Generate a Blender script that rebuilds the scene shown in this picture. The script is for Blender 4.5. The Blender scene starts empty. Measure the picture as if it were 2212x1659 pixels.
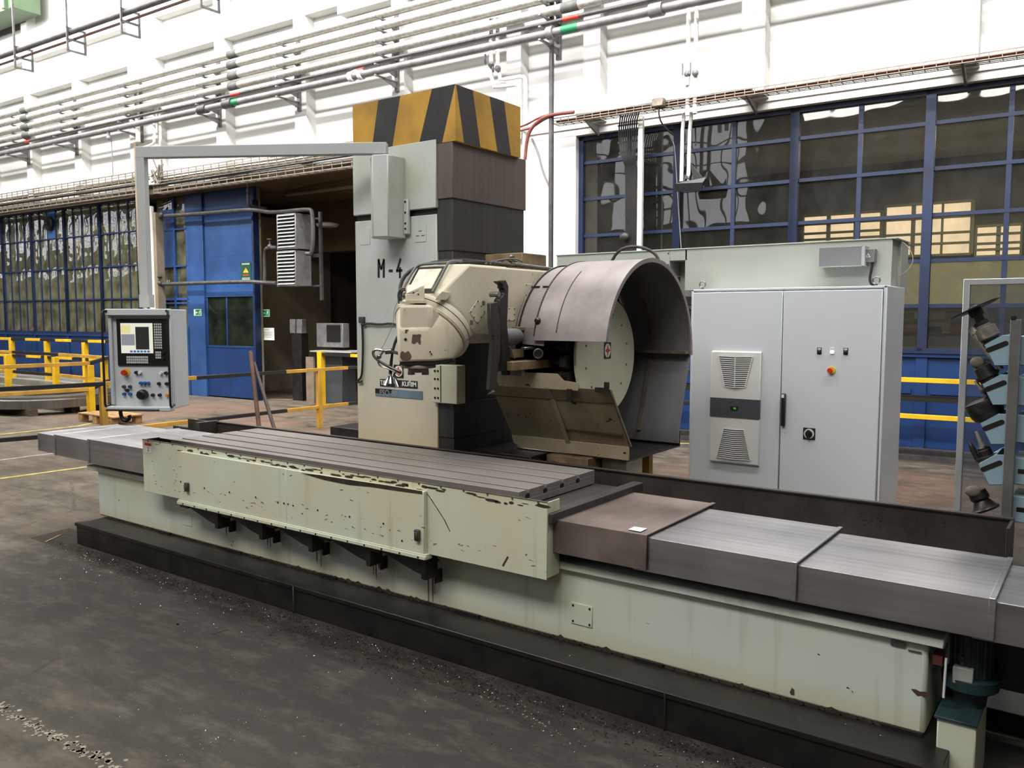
import bpy, bmesh, math, random
from mathutils import Vector, Matrix
R = math.radians
random.seed(7)
sc = bpy.context.scene
col = sc.collection

# ------------------------------------------------------------------ camera
FPX, YAW, PITCH, EYE = 1798.6, 0.62733, 0.080544, 1.9
CXP, CYP = 1106.0, 829.5
cam_d = bpy.data.cameras.new('camera')
cam = bpy.data.objects.new('camera', cam_d)
col.objects.link(cam)
cam.location = (0, 0, EYE)
cam.rotation_euler = (math.pi/2 - PITCH, 0, YAW)
cam_d.sensor_fit = 'HORIZONTAL'
cam_d.sensor_width = 36.0
cam_d.lens = 36.0*FPX/2212.0
cam_d.clip_end = 200
sc.camera = cam
fwd = Vector((-math.sin(YAW)*math.cos(PITCH), math.cos(YAW)*math.cos(PITCH), -math.sin(PITCH)))
rgt = Vector((math.cos(YAW), math.sin(YAW), 0))
upv = rgt.cross(fwd)
WA = 0.0404                    # the hall's long wall runs 2.3 degrees off the machine's axis
CW, SW = math.cos(WA), math.sin(WA)

# ------------------------------------------------------------------ world, lamps, exposure
w = bpy.data.worlds.new('world'); sc.world = w; w.use_nodes = True
bg = w.node_tree.nodes['Background']
bg.inputs[0].default_value = (1.0, 0.97, 0.92, 1); bg.inputs[1].default_value = 0.14
sc.view_settings.view_transform = 'Standard'
sc.view_settings.look = 'None'
sc.view_settings.gamma = 1
sc.view_settings.exposure = 0.0
sc.view_settings.use_curve_mapping = False
sc.cycles.max_bounces = 7
sc.cycles.diffuse_bounces = 3
sc.cycles.glossy_bounces = 3
sc.cycles.transmission_bounces = 4
sc.cycles.transparent_max_bounces = 8
sc.cycles.caustics_reflective = False
sc.cycles.caustics_refractive = False
sc.cycles.sample_clamp_indirect = 4
sc.cycles.use_denoising = True

def wall2world(s, t, z): return Vector((s*CW - t*SW, s*SW + t*CW, z))
def area(name, loc, target, sx, sy, watts, colr=(1, 0.98, 0.93), spread=180):
    d = bpy.data.lights.new(name, 'AREA'); d.shape = 'RECTANGLE'; d.size = sx; d.size_y = sy
    d.energy = watts; d.color = colr; d.spread = R(spread)
    o = bpy.data.objects.new(name, d); col.objects.link(o); o.location = loc
    o.rotation_euler = (Vector(target) - Vector(loc)).to_track_quat('-Z', 'Y').to_euler()
    return o
# high-bay lamps under the roof and an added fill, washing the white wall
def strip(name, t, z, s0, s1, tt, tz, width, watts, **k):
    a = wall2world((s0+s1)/2, t, z); b = wall2world((s0+s1)/2, tt, tz)
    o = area(name, a, b, abs(s1-s0), width, watts, **k)
    q = (b-a).normalized(); xax = Vector((CW, SW, 0)); yax = (-q).cross(xax)
    o.rotation_euler = Matrix((xax, yax, -q)).transposed().to_euler()
    return o
strip('wall_wash_row', 8.6, 11.2, -29, -3, 12.2, 6.8, 0.35, 3000, colr=(1, 0.985, 0.94))
strip('wall_wash_row', 3.6, 10.4, -26, 5, 12.2, 5.2, 0.5, 1500, colr=(1, 0.975, 0.95), spread=110)  # added fill strip, whitens the wall below the pipes
strip('wall_wash_row', 7.0, 10.6, -8, 4, 12.2, 5.0, 0.30, 1000, colr=(1, 0.97, 0.98))
# roof lights over the hall behind and above the photographer, plus an added fill
area('overhead_light', (-3.0, -2.6, 9.0), (-3.6, 4.2, 0.8), 9, 2.2, 760, colr=(1, 0.985, 0.95))
area('overhead_light', (-9.5, 1.0, 9.5), (-8.0, 5.0, 0.0), 5, 2.0, 310, colr=(1, 0.98, 0.94))
area('overhead_light', (-21.0, 4.0, 9.5), (-24.0, 12.0, 1.0), 8, 2.0, 600, colr=(1, 0.98, 0.92))  # added fill that brightens the left window panes
area('overhead_light', (2.5, 4.5, 9.5), (-1.5, 5.5, 0.0), 3, 3.0, 170, colr=(1, 0.98, 0.95))

# ------------------------------------------------------------------ pixel -> place helpers (2212 x 1659 frame)
def ray(px, py): return fwd + rgt*((px-CXP)/FPX) - upv*((py-CYP)/FPX)
def onZ(px, py, z=0.0):
    d = ray(px, py); k = (z-EYE)/d.z; return Vector((d.x*k, d.y*k, z))
def onY(px, py, y):
    d = ray(px, py); k = y/d.y; return Vector((d.x*k, y, EYE+d.z*k))
def onX(px, py, x):
    d = ray(px, py); k = x/d.x; return Vector((x, d.y*k, EYE+d.z*k))
def onW(px, py, t):            # plane at distance t parallel to the hall wall, in wall coordinates (s, t, z)
    d = ray(px, py); ds, dt = d.x*CW + d.y*SW, -d.x*SW + d.y*CW; k = t/dt
    return Vector((ds*k, t, EYE+d.z*k))

# ------------------------------------------------------------------ mesh builder
META = {}
class MB:
    def __init__(s):
        s.v = []; s.f = []; s.mi = []; s.m = 0; s.T = None
    def add(s, vs, fs):
        b = len(s.v)
        for p in vs:
            p = Vector(p)
            s.v.append(s.T @ p if s.T is not None else p)
        for f in fs:
            s.f.append([b+i for i in f]); s.mi.append(s.m)
        return s
    def box(s, x0, x1, y0, y1, z0, z1):
        if x0 > x1: x0, x1 = x1, x0
        if y0 > y1: y0, y1 = y1, y0
        if z0 > z1: z0, z1 = z1, z0
        return s.add([(x0,y0,z0),(x1,y0,z0),(x1,y1,z0),(x0,y1,z0),(x0,y0,z1),(x1,y0,z1),(x1,y1,z1),(x0,y1,z1)],
                     [(0,3,2,1),(4,5,6,7),(0,1,5,4),(1,2,6,5),(2,3,7,6),(3,0,4,7)])
    def cbox(s, c, sx, sy, sz): return s.box(c[0]-sx/2, c[0]+sx/2, c[1]-sy/2, c[1]+sy/2, c[2]-sz/2, c[2]+sz/2)
    def prism(s, pts, off):      # planar 3-D polygon extruded by vector off
        n = len(pts); off = Vector(off); P = [Vector(p) for p in pts]
        nrm = Vector((0, 0, 0))
        for i in range(n): nrm += P[i].cross(P[(i+1) % n])
        if nrm.dot(off) < 0: P.reverse()
        return s.add(P + [p+off for p in P], [tuple(range(n))[::-1], tuple(range(n, 2*n))] +
                     [(i, (i+1) % n, n+(i+1) % n, n+i) for i in range(n)])
    def frus(s, a, b, r0, r1=None, n=16, cap=True):
        a, b = Vector(a), Vector(b); r1 = r0 if r1 is None else r1
        q = (b-a).normalized().to_track_quat('Z', 'Y'); vs = []
        for c, r in ((a, r0), (b, r1)):
            for i in range(n):
                t = 2*math.pi*i/n; vs.append(c + q @ Vector((r*math.cos(t), r*math.sin(t), 0)))
        fs = [(i, (i+1) % n, n+(i+1) % n, n+i) for i in range(n)]
        if cap: fs += [tuple(range(n))[::-1], tuple(range(n, 2*n))]
        return s.add(vs, fs)
    def lathe(s, a, ax, prof, n=24):      # prof: list of (dist along axis, radius)
        a, ax = Vector(a), Vector(ax).normalized(); q = ax.to_track_quat('Z', 'Y'); vs = []; fs = []
        for h, r in prof:
            for i in range(n):
                t = 2*math.pi*i/n; vs.append(a + ax*h + q @ Vector((r*math.cos(t), r*math.sin(t), 0)))
        for k in range(len(prof)-1):
            fs += [(k*n+i, k*n+(i+1) % n, (k+1)*n+(i+1) % n, (k+1)*n+i) for i in range(n)]
        fs += [tuple(range(n))[::-1], tuple(range((len(prof)-1)*n, len(prof)*n))]
        return s.add(vs, fs)
    def tube(s, pts, r, n=8, smooth=0):
        P = [Vector(p) for p in pts]
        for _ in range(smooth):
            Q = [P[0]]
            for i in range(len(P)-1): Q += [P[i].lerp(P[i+1], .25), P[i].lerp(P[i+1], .75)]
            P = Q + [P[-1]]
        vs = []; fs = []; prev = None
        for i, p in enumerate(P):
            d = (P[min(i+1, len(P)-1)] - P[max(i-1, 0)]).normalized()
            if prev is None:
                up = Vector((0, 0, 1)) if abs(d.z) < .9 else Vector((1, 0, 0)); u = d.cross(up).normalized()
            else:
                u = (prev - d*prev.dot(d))
                u = u.normalized() if u.length > 1e-6 else prev
            prev = u; w_ = d.cross(u)
            for k in range(n):
                t = 2*math.pi*k/n; vs.append(p + (u*math.cos(t) + w_*math.sin(t))*r)
        m = len(P)
        for i in range(m-1):
            fs += [(i*n+k, i*n+(k+1) % n, (i+1)*n+(k+1) % n, (i+1)*n+k) for k in range(n)]
        fs += [tuple(range(n))[::-1], tuple(range((m-1)*n, m*n))]
        return s.add(vs, fs)
    def hull(s, pts):
        bm = bmesh.new()
        for p in pts: bm.verts.new(p)
        bmesh.ops.convex_hull(bm, input=bm.verts)
        bm.verts.ensure_lookup_table(); bm.verts.index_update()
        bmesh.ops.dissolve_limit(bm, angle_limit=R(2), verts=bm.verts, edges=bm.edges)
        bm.verts.index_update()
        s.add([v.co.copy() for v in bm.verts], [[v.index for v in f.verts] for f in bm.faces]); bm.free()
        return s
    def sphere(s, c, r, n=12, m=8, sx=1, sy=1, sz=1):
        c = Vector(c); vs = [c+Vector((0, 0, r*sz))]; fs = []
        for j in range(1, m):
            a = math.pi*j/m
            for i in range(n):
                t = 2*math.pi*i/n; vs.append(c+Vector((r*sx*math.sin(a)*math.cos(t), r*sy*math.sin(a)*math.sin(t), r*sz*math.cos(a))))
        vs.append(c-Vector((0, 0, r*sz))); L = len(vs)-1
        fs += [(0, 1+i, 1+(i+1) % n) for i in range(n)]
        for j in range(m-2):
            b = 1+j*n; fs += [(b+i, b+n+i, b+n+(i+1) % n, b+(i+1) % n) for i in range(n)]
        b = 1+(m-2)*n; fs += [(b+i, L, b+(i+1) % n) for i in range(n)]
        return s.add(vs, fs)
    def quad(s, a, b, c, d): return s.add([a, b, c, d], [(0, 1, 2, 3)])
    def text(s, body, o, right, up, size, depth=.001, align='CENTER', bold=0):
        cu = bpy.data.curves.new('t', 'FONT'); cu.body = body; cu.size = size; cu.align_x = align; cu.align_y = 'CENTER'
        cu.extrude = depth/2; cu.offset = bold; cu.resolution_u = 3
        ob = bpy.data.objects.new('t', cu); col.objects.link(ob)
        dg = bpy.context.evaluated_depsgraph_get(); dg.update()
        me = bpy.data.meshes.new_from_object(ob.evaluated_get(dg))
        rv, uv = Vector(right).normalized(), Vector(up).normalized(); nv = rv.cross(uv); o = Vector(o)
        s.add([o + rv*v.co.x + uv*v.co.y + nv*(v.co.z+depth/2) for v in me.vertices], [list(p.vertices) for p in me.polygons])
        bpy.data.objects.remove(ob); bpy.data.curves.remove(cu); bpy.data.meshes.remove(me)
        return s
    def mk(s, name, mat, parent=None, org=None, frame='M', bev=0, bseg=1, smooth=30, **tg):
        if parent is not None: org, frame = META[parent.name]
        if org is None:
            xs = [v.x for v in s.v]; ys = [v.y for v in s.v]; zs = [v.z for v in s.v]
            org = Vector(((min(xs)+max(xs))/2, (min(ys)+max(ys))/2, min(zs)))
        org = Vector(org)
        me = bpy.data.meshes.new(name)
        me.from_pydata([tuple(v-org) for v in s.v], [], s.f)
        for mm in (mat if isinstance(mat, (list, tuple)) else [mat]): me.materials.append(mm)
        for i, p in enumerate(me.polygons): p.material_index = s.mi[i]; p.use_smooth = True
        me.set_sharp_from_angle(angle=R(smooth))
        me.update()
        o = bpy.data.objects.new(name, me); col.objects.link(o)
        if parent is not None: o.parent = parent
        else: place(o, org, frame)
        META[o.name] = (org, frame)
        if bev:
            b = o.modifiers.new('bevel', 'BEVEL'); b.width = bev; b.segments = bseg; b.limit_method = 'ANGLE'; b.angle_limit = R(40)
        tag(o, **tg)
        return o
def place(o, org, frame):
    if frame == 'W': o.location = wall2world(*org); o.rotation_euler = (0, 0, WA)
    else: o.location = org
def tag(o, label=None, cat=None, group=None, kind=None):
    if label: o['label'] = label
    if cat: o['category'] = cat
    if group: o['group'] = group
    if kind: o['kind'] = kind
    return o
def thing(name, org, label, cat, group=None, frame='M', kind=None):
    o = bpy.data.objects.new(name, None); col.objects.link(o); o.empty_display_size = .1
    org = Vector(org); place(o, org, frame); META[o.name] = (org, frame)
    return tag(o, label, cat, group, kind)
def copy_tree(o, parent=None):
    c = o.copy(); col.objects.link(c)
    META[c.name] = META[o.name]
    if parent is not None: c.parent = parent
    for ch in list(o.children): copy_tree(ch, c)
    return c

# ------------------------------------------------------------------ materials
def nt(name):
    m = bpy.data.materials.new(name); m.use_nodes = True; t = m.node_tree
    return m, t, t.nodes['Principled BSDF']
def srgb(c):
    def f(v):
        v /= 255.0
        return v/12.92 if v <= .04045 else ((v+.055)/1.055)**2.4
    return (f(c[0]), f(c[1]), f(c[2]), 1)
def N(t, typ, **k):
    n = t.nodes.new(typ)
    for a, b in k.items(): setattr(n, a, b)
    return n
def coords(t, kind='Object', scale=(1, 1, 1)):
    tc = N(t, 'ShaderNodeTexCoord'); mp = N(t, 'ShaderNodeMapping'); mp.inputs['Scale'].default_value = scale
    t.links.new(tc.outputs[kind], mp.inputs[0]); return mp.outputs[0]
def noise(t, vec, scale, detail=4, rough=.55, dist=0):
    n = N(t, 'ShaderNodeTexNoise'); n.inputs['Scale'].default_value = scale; n.inputs['Detail'].default_value = detail
    n.inputs['Roughness'].default_value = rough; n.inputs['Distortion'].default_value = dist
    t.links.new(vec, n.inputs['Vector']); return n.outputs['Fac']
def ramp(t, fac, a, b):
    r = N(t, 'ShaderNodeMapRange'); r.inputs['From Min'].default_value = a; r.inputs['From Max'].default_value = b
    t.links.new(fac, r.inputs['Value']); return r.outputs['Result']
def mixc(t, fac, a, b):
    m = N(t, 'ShaderNodeMix', data_type='RGBA'); m.clamp_factor = True
    if isinstance(fac, (int, float)): m.inputs[0].default_value = fac
    else: t.links.new(fac, m.inputs[0])
    for v, i in ((a, 6), (b, 7)):
        if isinstance(v, tuple): m.inputs[i].default_value = v
        else: t.links.new(v, m.inputs[i])
    return m.outputs[2]
def mathn(t, op, a, b=None, clamp=False):
    m = N(t, 'ShaderNodeMath', operation=op); m.use_clamp = clamp
    for i, v in enumerate((a, b)):
        if v is None: continue
        if isinstance(v, (int, float)): m.inputs[i].default_value = v
        else: t.links.new(v, m.inputs[i])
    return m.outputs[0]
def bump(t, b, fac, strength, dist=.01):
    n = N(t, 'ShaderNodeBump'); n.inputs['Strength'].default_value = strength; n.inputs['Distance'].default_value = dist
    t.links.new(fac, n.inputs['Height']); t.links.new(n.outputs[0], b.inputs['Normal'])
def plain(name, c, rough=.5, metal=0, var=.12, vs=3.0, bmp=0, spec=.5):
    m, t, b = nt(name); v = coords(t); n = noise(t, v, vs, 5)
    c = srgb(c); lo = tuple(x*(1-var*2) for x in c[:3])+(1,); hi = tuple(min(1, x*(1+var)) for x in c[:3])+(1,)
    t.links.new(mixc(t, ramp(t, n, .3, .7), lo, hi), b.inputs['Base Color'])
    b.inputs['Roughness'].default_value = rough; b.inputs['Metallic'].default_value = metal
    b.inputs['Specular IOR Level'].default_value = spec
    if bmp: bump(t, b, noise(t, v, 60, 3), bmp)
    return m
def painted(name, c, stain, dark, stain_amt=.5, chip=.62, chip_scale=26, rough=.42, streak=True, low=None):
    # worn machine enamel: yellowed patches, grime streaks and small chips down to dark primer
    m, t, b = nt(name); v = coords(t); big = noise(t, v, 1.7, 4)
    base = mixc(t, ramp(t, big, .5-stain_amt*.25, .72), srgb(c), srgb(stain))
    if low is not None:
        sp = N(t, 'ShaderNodeSeparateXYZ'); t.links.new(v, sp.inputs[0])
        k = mathn(t, 'ADD', ramp(t, sp.outputs[2], low[0], low[1]), mathn(t, 'MULTIPLY', mathn(t, 'SUBTRACT', big, .5), 1.2))
        base = mixc(t, mathn(t, 'SUBTRACT', 1.0, k, True), base, srgb(low[2]))
    if streak:
        vv = coords(t, scale=(14, 14, .8)); st = noise(t, vv, 1.0, 4)
        base = mixc(t, mathn(t, 'MULTIPLY', ramp(t, st, .58, .8), .35), base, srgb((c[0]*.62, c[1]*.57, c[2]*.42)))
    vs = coords(t, scale=(1, 1, 1.6)); ch = noise(t, vs, chip_scale, 3, .6); reg = noise(t, v, 2.3, 2)
    mask = mathn(t, 'MULTIPLY', ramp(t, ch, chip, chip+.02), ramp(t, reg, .48, .55), True)
    base = mixc(t, mask, base, srgb(dark))
    t.links.new(base, b.inputs['Base Color']); b.inputs['Roughness'].default_value = rough
    bump(t, b, noise(t, v, 9, 2), .08)
    return m
def steel(name, c, rough=.35, axis=0, metal=.9, streaks=.4, scale=40):
    m, t, b = nt(name); sc_ = [scale]*3; sc_[axis] = .5; v = coords(t, scale=tuple(sc_)); n = noise(t, v, 1.0, 4)
    v2 = coords(t); n2 = noise(t, v2, 1.6, 4)
    c = srgb(c); lo = tuple(x*(1-streaks) for x in c[:3])+(1,)
    t.links.new(mixc(t, mathn(t, 'ADD', mathn(t, 'MULTIPLY', ramp(t, n, .35, .65), .5), mathn(t, 'MULTIPLY', ramp(t, n2, .35, .65), .5)), lo, c), b.inputs['Base Color'])
    b.inputs['Metallic'].default_value = metal
    t.links.new(mathn(t, 'ADD', mathn(t, 'MULTIPLY', n2, .25), rough-.12), b.inputs['Roughness'])
    bump(t, b, n, .04, .004)
    return m
def emis(name, c, s):
    m, t, b = nt(name); b.inputs['Base Color'].default_value = (0, 0, 0, 1)
    b.inputs['Emission Color'].default_value = srgb(c); b.inputs['Emission Strength'].default_value = s; return m
def glassy(name, tint, dirt, dirt_amt, wav=.25, wscale=1.2, gl=1.0, fm=1.6):
    m = bpy.data.materials.new(name); m.use_nodes = True; t = m.node_tree; t.nodes.clear()
    out = N(t, 'ShaderNodeOutputMaterial'); tr = N(t, 'ShaderNodeBsdfTransparent'); tr.inputs[0].default_value = tint+(1,)
    df = N(t, 'ShaderNodeBsdfDiffuse'); df.inputs[0].default_value = srgb(dirt); gs = N(t, 'ShaderNodeBsdfGlossy')
    gs.inputs['Roughness'].default_value = .015; gs.inputs['Color'].default_value = (gl, gl, gl, 1)
    v = coords(t); nz = noise(t, v, wscale, 2); bp = N(t, 'ShaderNodeBump'); bp.inputs['Strength'].default_value = wav
    bp.inputs['Distance'].default_value = .06; t.links.new(nz, bp.inputs['Height']); t.links.new(bp.outputs[0], gs.inputs['Normal'])
    fr = N(t, 'ShaderNodeFresnel'); fr.inputs[0].default_value = 1.5
    m1 = N(t, 'ShaderNodeMixShader'); m2 = N(t, 'ShaderNodeMixShader')
    dn = noise(t, v, 2.6, 4)
    t.links.new(mathn(t, 'MULTIPLY', ramp(t, dn, .2, .75), dirt_amt, True), m1.inputs[0])
    t.links.new(tr.outputs[0], m1.inputs[1]); t.links.new(df.outputs[0], m1.inputs[2])
    t.links.new(mathn(t, 'MULTIPLY', fr.outputs[0], fm, True), m2.inputs[0]); t.links.new(m1.outputs[0], m2.inputs[1]); t.links.new(gs.outputs[0], m2.inputs[2])
    t.links.new(m2.outputs[0], out.inputs[0])
    return m
CREAM = painted('cream_enamel', (210, 216, 196), (212, 204, 172), (40, 34, 26), .5, .71, 30)
BEDP = painted('bed_enamel', (212, 220, 212), (214, 216, 192), (70, 55, 40), .35, .72, 12, low=(-.06, .13, (202, 192, 152)))
HEADP = painted('head_enamel', (218, 212, 190), (208, 198, 172), (84, 70, 56), .5, .70, 14)
COLP = painted('column_enamel', (192, 200, 198), (178, 180, 162), (60, 60, 52), .3, .75, 20, streak=False, low=(.9, 1.9, (214, 200, 168)))
WALLP = plain('white_wall', (228, 228, 224), .8, 0, .02, .6)
CABG = plain('cabinet_grey', (198, 203, 206), .38, 0, .02, 1.2)
ARMG = plain('boom_grey', (178, 180, 180), .5, 0, .03, 2)
DUCTG = plain('duct_grey', (162, 167, 158), .55, 0, .06, 1.5)
LOUV = plain('cooler_plastic', (206, 207, 202), .5, 0, .02, 2)
BLUE = plain('blue_paint', (18, 50, 98), .42, 0, .14, 1.6)
BLUEL = plain('worn_blue_paint', (42, 76, 128), .38, 0, .20, 1.1)
BLUED = plain('dark_blue_paint', (14, 32, 66), .5, 0, .2, 3)
YEL = plain('safety_yellow', (226, 178, 22), .5, 0, .12, 5)
YELW = plain('worn_yellow', (186, 142, 52), .6, 0, .16, 3.5)
BLK = plain('black_paint', (26, 25, 24), .5, 0, .2, 5)
BLKP = plain('stripe_black', (46, 46, 46), .55, 0, .25, 4)
RUB = plain('black_rubber', (16, 16, 16), .45, 0, .1, 8)
DARKST = steel('oily_dark_steel', (74, 70, 66), .5, 2, .35, .45, 30)
WAYC = steel('brown_way_cover', (104, 94, 88), .55, 2, .25, .35, 24)
WAYC2 = steel('dark_way_cover', (72, 70, 68), .5, 2, .3, .4, 24)
OILY = plain('oily_black_steel', (38, 35, 32), .38, .1, .3, 6)
TRAYM = plain('chip_tray_steel', (62, 56, 50), .5, .2, .3, 3, .1)
SSTEEL = steel('brushed_cover_steel', (208, 206, 210), .36, 0, .95, .45, 22)
SBROWN = plain('brown_cover_steel', (146, 132, 126), .42, .6, .3, 2.2)
TABLEM = steel('table_cast_iron', (150, 143, 138), .42, 0, .35, .3, 20)
HOODM = steel('hood_sheet', (158, 149, 147), .5, 1, .25, .45, 7)
HOODI = steel('hood_inside', (140, 140, 142), .5, 2, .3, .3, 6)
HOODB = painted('hood_lower_paint', (176, 166, 140), (140, 122, 98), (36, 30, 24), .8, .66, 16)
DISC = plain('magazine_disc_enamel', (214, 214, 188), .5, 0, .05, 2)
PIPEW = plain('insulated_pipe', (184, 183, 176), .42, .6, .16, 14, .3)
PIPEG = plain('grey_pipe', (118, 118, 118), .5, .2, .15, 8)
PIPED = plain('dark_pipe', (74, 72, 72), .5, .2, .2, 8)
PIPEWH = plain('white_pipe', (226, 226, 220), .5, 0, .05, 5)
GALV = plain('galvanised_wire', (132, 122, 108), .5, .4, .2, 10)
CABLE = plain('grey_cable', (110, 102, 92), .6, 0, .2, 10)
CABLER = plain('red_cable', (112, 52, 46), .6, 0, .2, 6)
CABLEB = plain('black_cable', (30, 29, 28), .5, 0, .2, 6)
WOOD = plain('rough_wood', (176, 138, 92), .8, 0, .25, 9)
CARD = plain('cardboard', (186, 142, 92), .8, 0, .12, 4)
CHROME = plain('chrome', (150, 150, 150), .25, 1, .05, 6)
MILLD = steel('machined_steel', (150, 148, 146), .32, 2, .9, .35, 20)
BINB = plain('pale_blue_bin', (138, 164, 174), .5, 0, .06, 3)
ALU = plain('aluminium_profile', (186, 188, 190), .4, .5, .06, 3)
PAPER = plain('white_paper', (228, 228, 224), .8, 0, .02, 3)
PRINT = plain('grey_print', (120, 120, 122), .8, 0, .02, 3)
RED = plain('red_plastic', (196, 44, 36), .4, 0, .05, 4)
YELP = plain('yellow_plastic', (214, 178, 44), .45, 0, .05, 4)
BLUEP = plain('blue_button', (34, 92, 160), .4, 0, .05, 4)
DBLUEP = plain('slate_button', (54, 64, 84), .4, 0, .05, 4)
WHITEP = plain('white_plastic', (225, 225, 222), .4, 0, .03, 4)
ORANGE = plain('orange_button', (226, 140, 36), .4, 0, .05, 4)
KEYW = plain('key_cap', (196, 196, 190), .5, 0, .05, 20)
GREENS = plain('sign_green', (22, 110, 70), .5, 0, .05, 4)
GREEND = plain('notice_green', (18, 70, 50), .5, 0, .05, 4)
SGLOW = plain('sign_pale', (206, 232, 200), .5, 0, .03, 4)
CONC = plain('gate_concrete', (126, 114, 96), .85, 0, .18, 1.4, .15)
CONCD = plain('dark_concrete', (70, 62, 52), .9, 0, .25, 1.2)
OLIVE = plain('office_back_wall', (120, 118, 92), .8, 0, .2, .8)
KERB = plain('kerb_concrete', (140, 136, 126), .85, 0, .15, 2)
GREENP = plain('crane_beam_green', (84, 104, 80), .6, 0, .08, 1.5)
HEATG = plain('heater_grey', (172, 172, 168), .5, .1, .1, 3)
BROWNM = plain('stained_casing', (138, 118, 88), .6, .1, .3, 7)
GREY60 = plain('slate_band', (66, 70, 74), .5, 0, .05, 3)
PLATEB = plain('faded_blue_plate', (118, 142, 160), .45, .2, .12, 6)
TOOLST = plain('tool_steel', (158, 150, 138), .35, .45, .2, 12)
TEAL = plain('teal_motor_paint', (38, 58, 60), .5, 0, .3, 8)
GLASSL = glassy('reflective_pane', (.55, .55, .42), (128, 128, 100), .72, .9, .9, 1.0, 2.6)
GLASSR = glassy('dusty_dark_pane', (.92, .92, .88), (84, 84, 80), .22, .35, .7, .8)
GLASSC = glassy('clear_guard_sheet', (.80, .83, .86), (170, 175, 180), .16, .05, .5, .6)
GLASSD = glassy('green_dark_pane', (.2, .24, .2), (46, 56, 46), .8, .1, .8, .5)
# ================================================================== THE HALL
def S(name, mb, mat, **k): return mb.mk(name, mat, kind='structure', **k)
# floor: worn concrete, reddish traffic paint in the aisle, oil and painted shade round the machine
m, t, b = nt('hall_floor'); v = coords(t); sp = N(t, 'ShaderNodeSeparateXYZ'); t.links.new(v, sp.inputs[0])
FX, FY = sp.outputs[0], sp.outputs[1]
n1 = noise(t, v, .55, 6, .6); n2 = noise(t, v, 3.2, 6, .65); n3 = noise(t, v, 24, 3)
vst = coords(t, scale=(.6, 2.6, 1)); n4 = noise(t, vst, 1.3, 5, .6)
base = mixc(t, ramp(t, n2, .34, .66), srgb((58, 53, 46)), srgb((122, 114, 100)))
base = mixc(t, mathn(t, 'MULTIPLY', ramp(t, n4, .44, .62), .7), base, srgb((54, 47, 40)))
# aisle paint
ay = mathn(t, 'MULTIPLY', ramp(t, FY, 7.2, 7.9), ramp(t, FY, 11.3, 10.8), True)
ax_ = mathn(t, 'MULTIPLY', ramp(t, FX, -7.5, -9.0), ramp(t, FX, -30, -29), True)
axr = mathn(t, 'MULTIPLY', ramp(t, FX, -4.8, -4.2), ramp(t, FX, 3, 2.5), True)
az = mathn(t, 'MULTIPLY', mathn(t, 'MULTIPLY', ay, mathn(t, 'MAXIMUM', ax_, axr)), ramp(t, n1, .36, .52), True)
base = mixc(t, mathn(t, 'MULTIPLY', az, .75), base, srgb((122, 92, 74)))
# brownish floor far left
lz = mathn(t, 'MULTIPLY', ramp(t, FX, -6.6, -8.2), ramp(t, n1, .40, .6), True)
base = mixc(t, mathn(t, 'MULTIPLY', lz, .45), base, srgb((122, 105, 93)))
# oil-soaked ground by the foundation block, with shade painted into the colour
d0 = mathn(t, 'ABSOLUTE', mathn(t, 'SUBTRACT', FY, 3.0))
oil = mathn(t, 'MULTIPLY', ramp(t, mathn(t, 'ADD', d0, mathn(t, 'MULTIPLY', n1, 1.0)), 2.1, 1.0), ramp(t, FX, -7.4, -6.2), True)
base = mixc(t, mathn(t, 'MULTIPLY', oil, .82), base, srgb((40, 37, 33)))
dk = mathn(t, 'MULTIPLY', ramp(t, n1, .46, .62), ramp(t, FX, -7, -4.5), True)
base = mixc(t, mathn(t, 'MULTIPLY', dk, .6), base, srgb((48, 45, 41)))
rg2 = mathn(t, 'MULTIPLY', ramp(t, FX, -5.5, -1.5), .35)  # floor colour darkened towards the right to offset the overhead light
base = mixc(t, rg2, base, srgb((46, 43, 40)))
n5 = noise(t, coords(t, scale=(1, 2.2, 1)), 3.2, 9, .7, 0); n6 = noise(t, v, 1.6, 8, .7)
base = mixc(t, mathn(t, 'MULTIPLY', ramp(t, n5, .48, .72), .5), base, srgb((128, 120, 104)))
base = mixc(t, mathn(t, 'MULTIPLY', ramp(t, n6, .50, .64), .35), base, srgb((46, 42, 36)))
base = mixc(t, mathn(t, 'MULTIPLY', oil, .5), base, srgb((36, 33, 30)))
# scattered pale scuffs and speckle
base = mixc(t, mathn(t, 'MULTIPLY', ramp(t, n3, .70, .76), .3), base, srgb((158, 152, 140)))
base = mixc(t, mathn(t, 'MULTIPLY', ramp(t, noise(t, v, 60, 2), .70, .74), .55), base, srgb((26, 24, 22)))
vo = N(t, 'ShaderNodeTexVoronoi', feature='DISTANCE_TO_EDGE'); vo.inputs['Scale'].default_value = .42
dv = N(t, 'ShaderNodeMix', data_type='VECTOR'); dv.inputs[0].default_value = .06
nn = N(t, 'ShaderNodeTexNoise'); nn.inputs['Scale'].default_value = 2.5; t.links.new(v, nn.inputs[0]); t.links.new(v, dv.inputs[4]); t.links.new(nn.outputs['Color'], dv.inputs[5])
t.links.new(dv.outputs[1], vo.inputs['Vector'])
crk = mathn(t, 'MULTIPLY', ramp(t, vo.outputs['Distance'], .008, .002), ramp(t, n2, .45, .6), True)
base = mixc(t, mathn(t, 'MULTIPLY', crk, .6), base, srgb((44, 38, 32)))
t.links.new(base, b.inputs['Base Color'])
t.links.new(mathn(t, 'ADD', mathn(t, 'MULTIPLY', n2, .35), .55), b.inputs['Roughness']); b.inputs['Specular IOR Level'].default_value = .3
bump(t, b, mathn(t, 'ADD', n3, n2), .12)
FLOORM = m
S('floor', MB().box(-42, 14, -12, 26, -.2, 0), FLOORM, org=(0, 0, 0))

PILF, PAN, WIN = 11.95, 12.2, 12.4
zt = 4.86                                         # top of the window band
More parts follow.
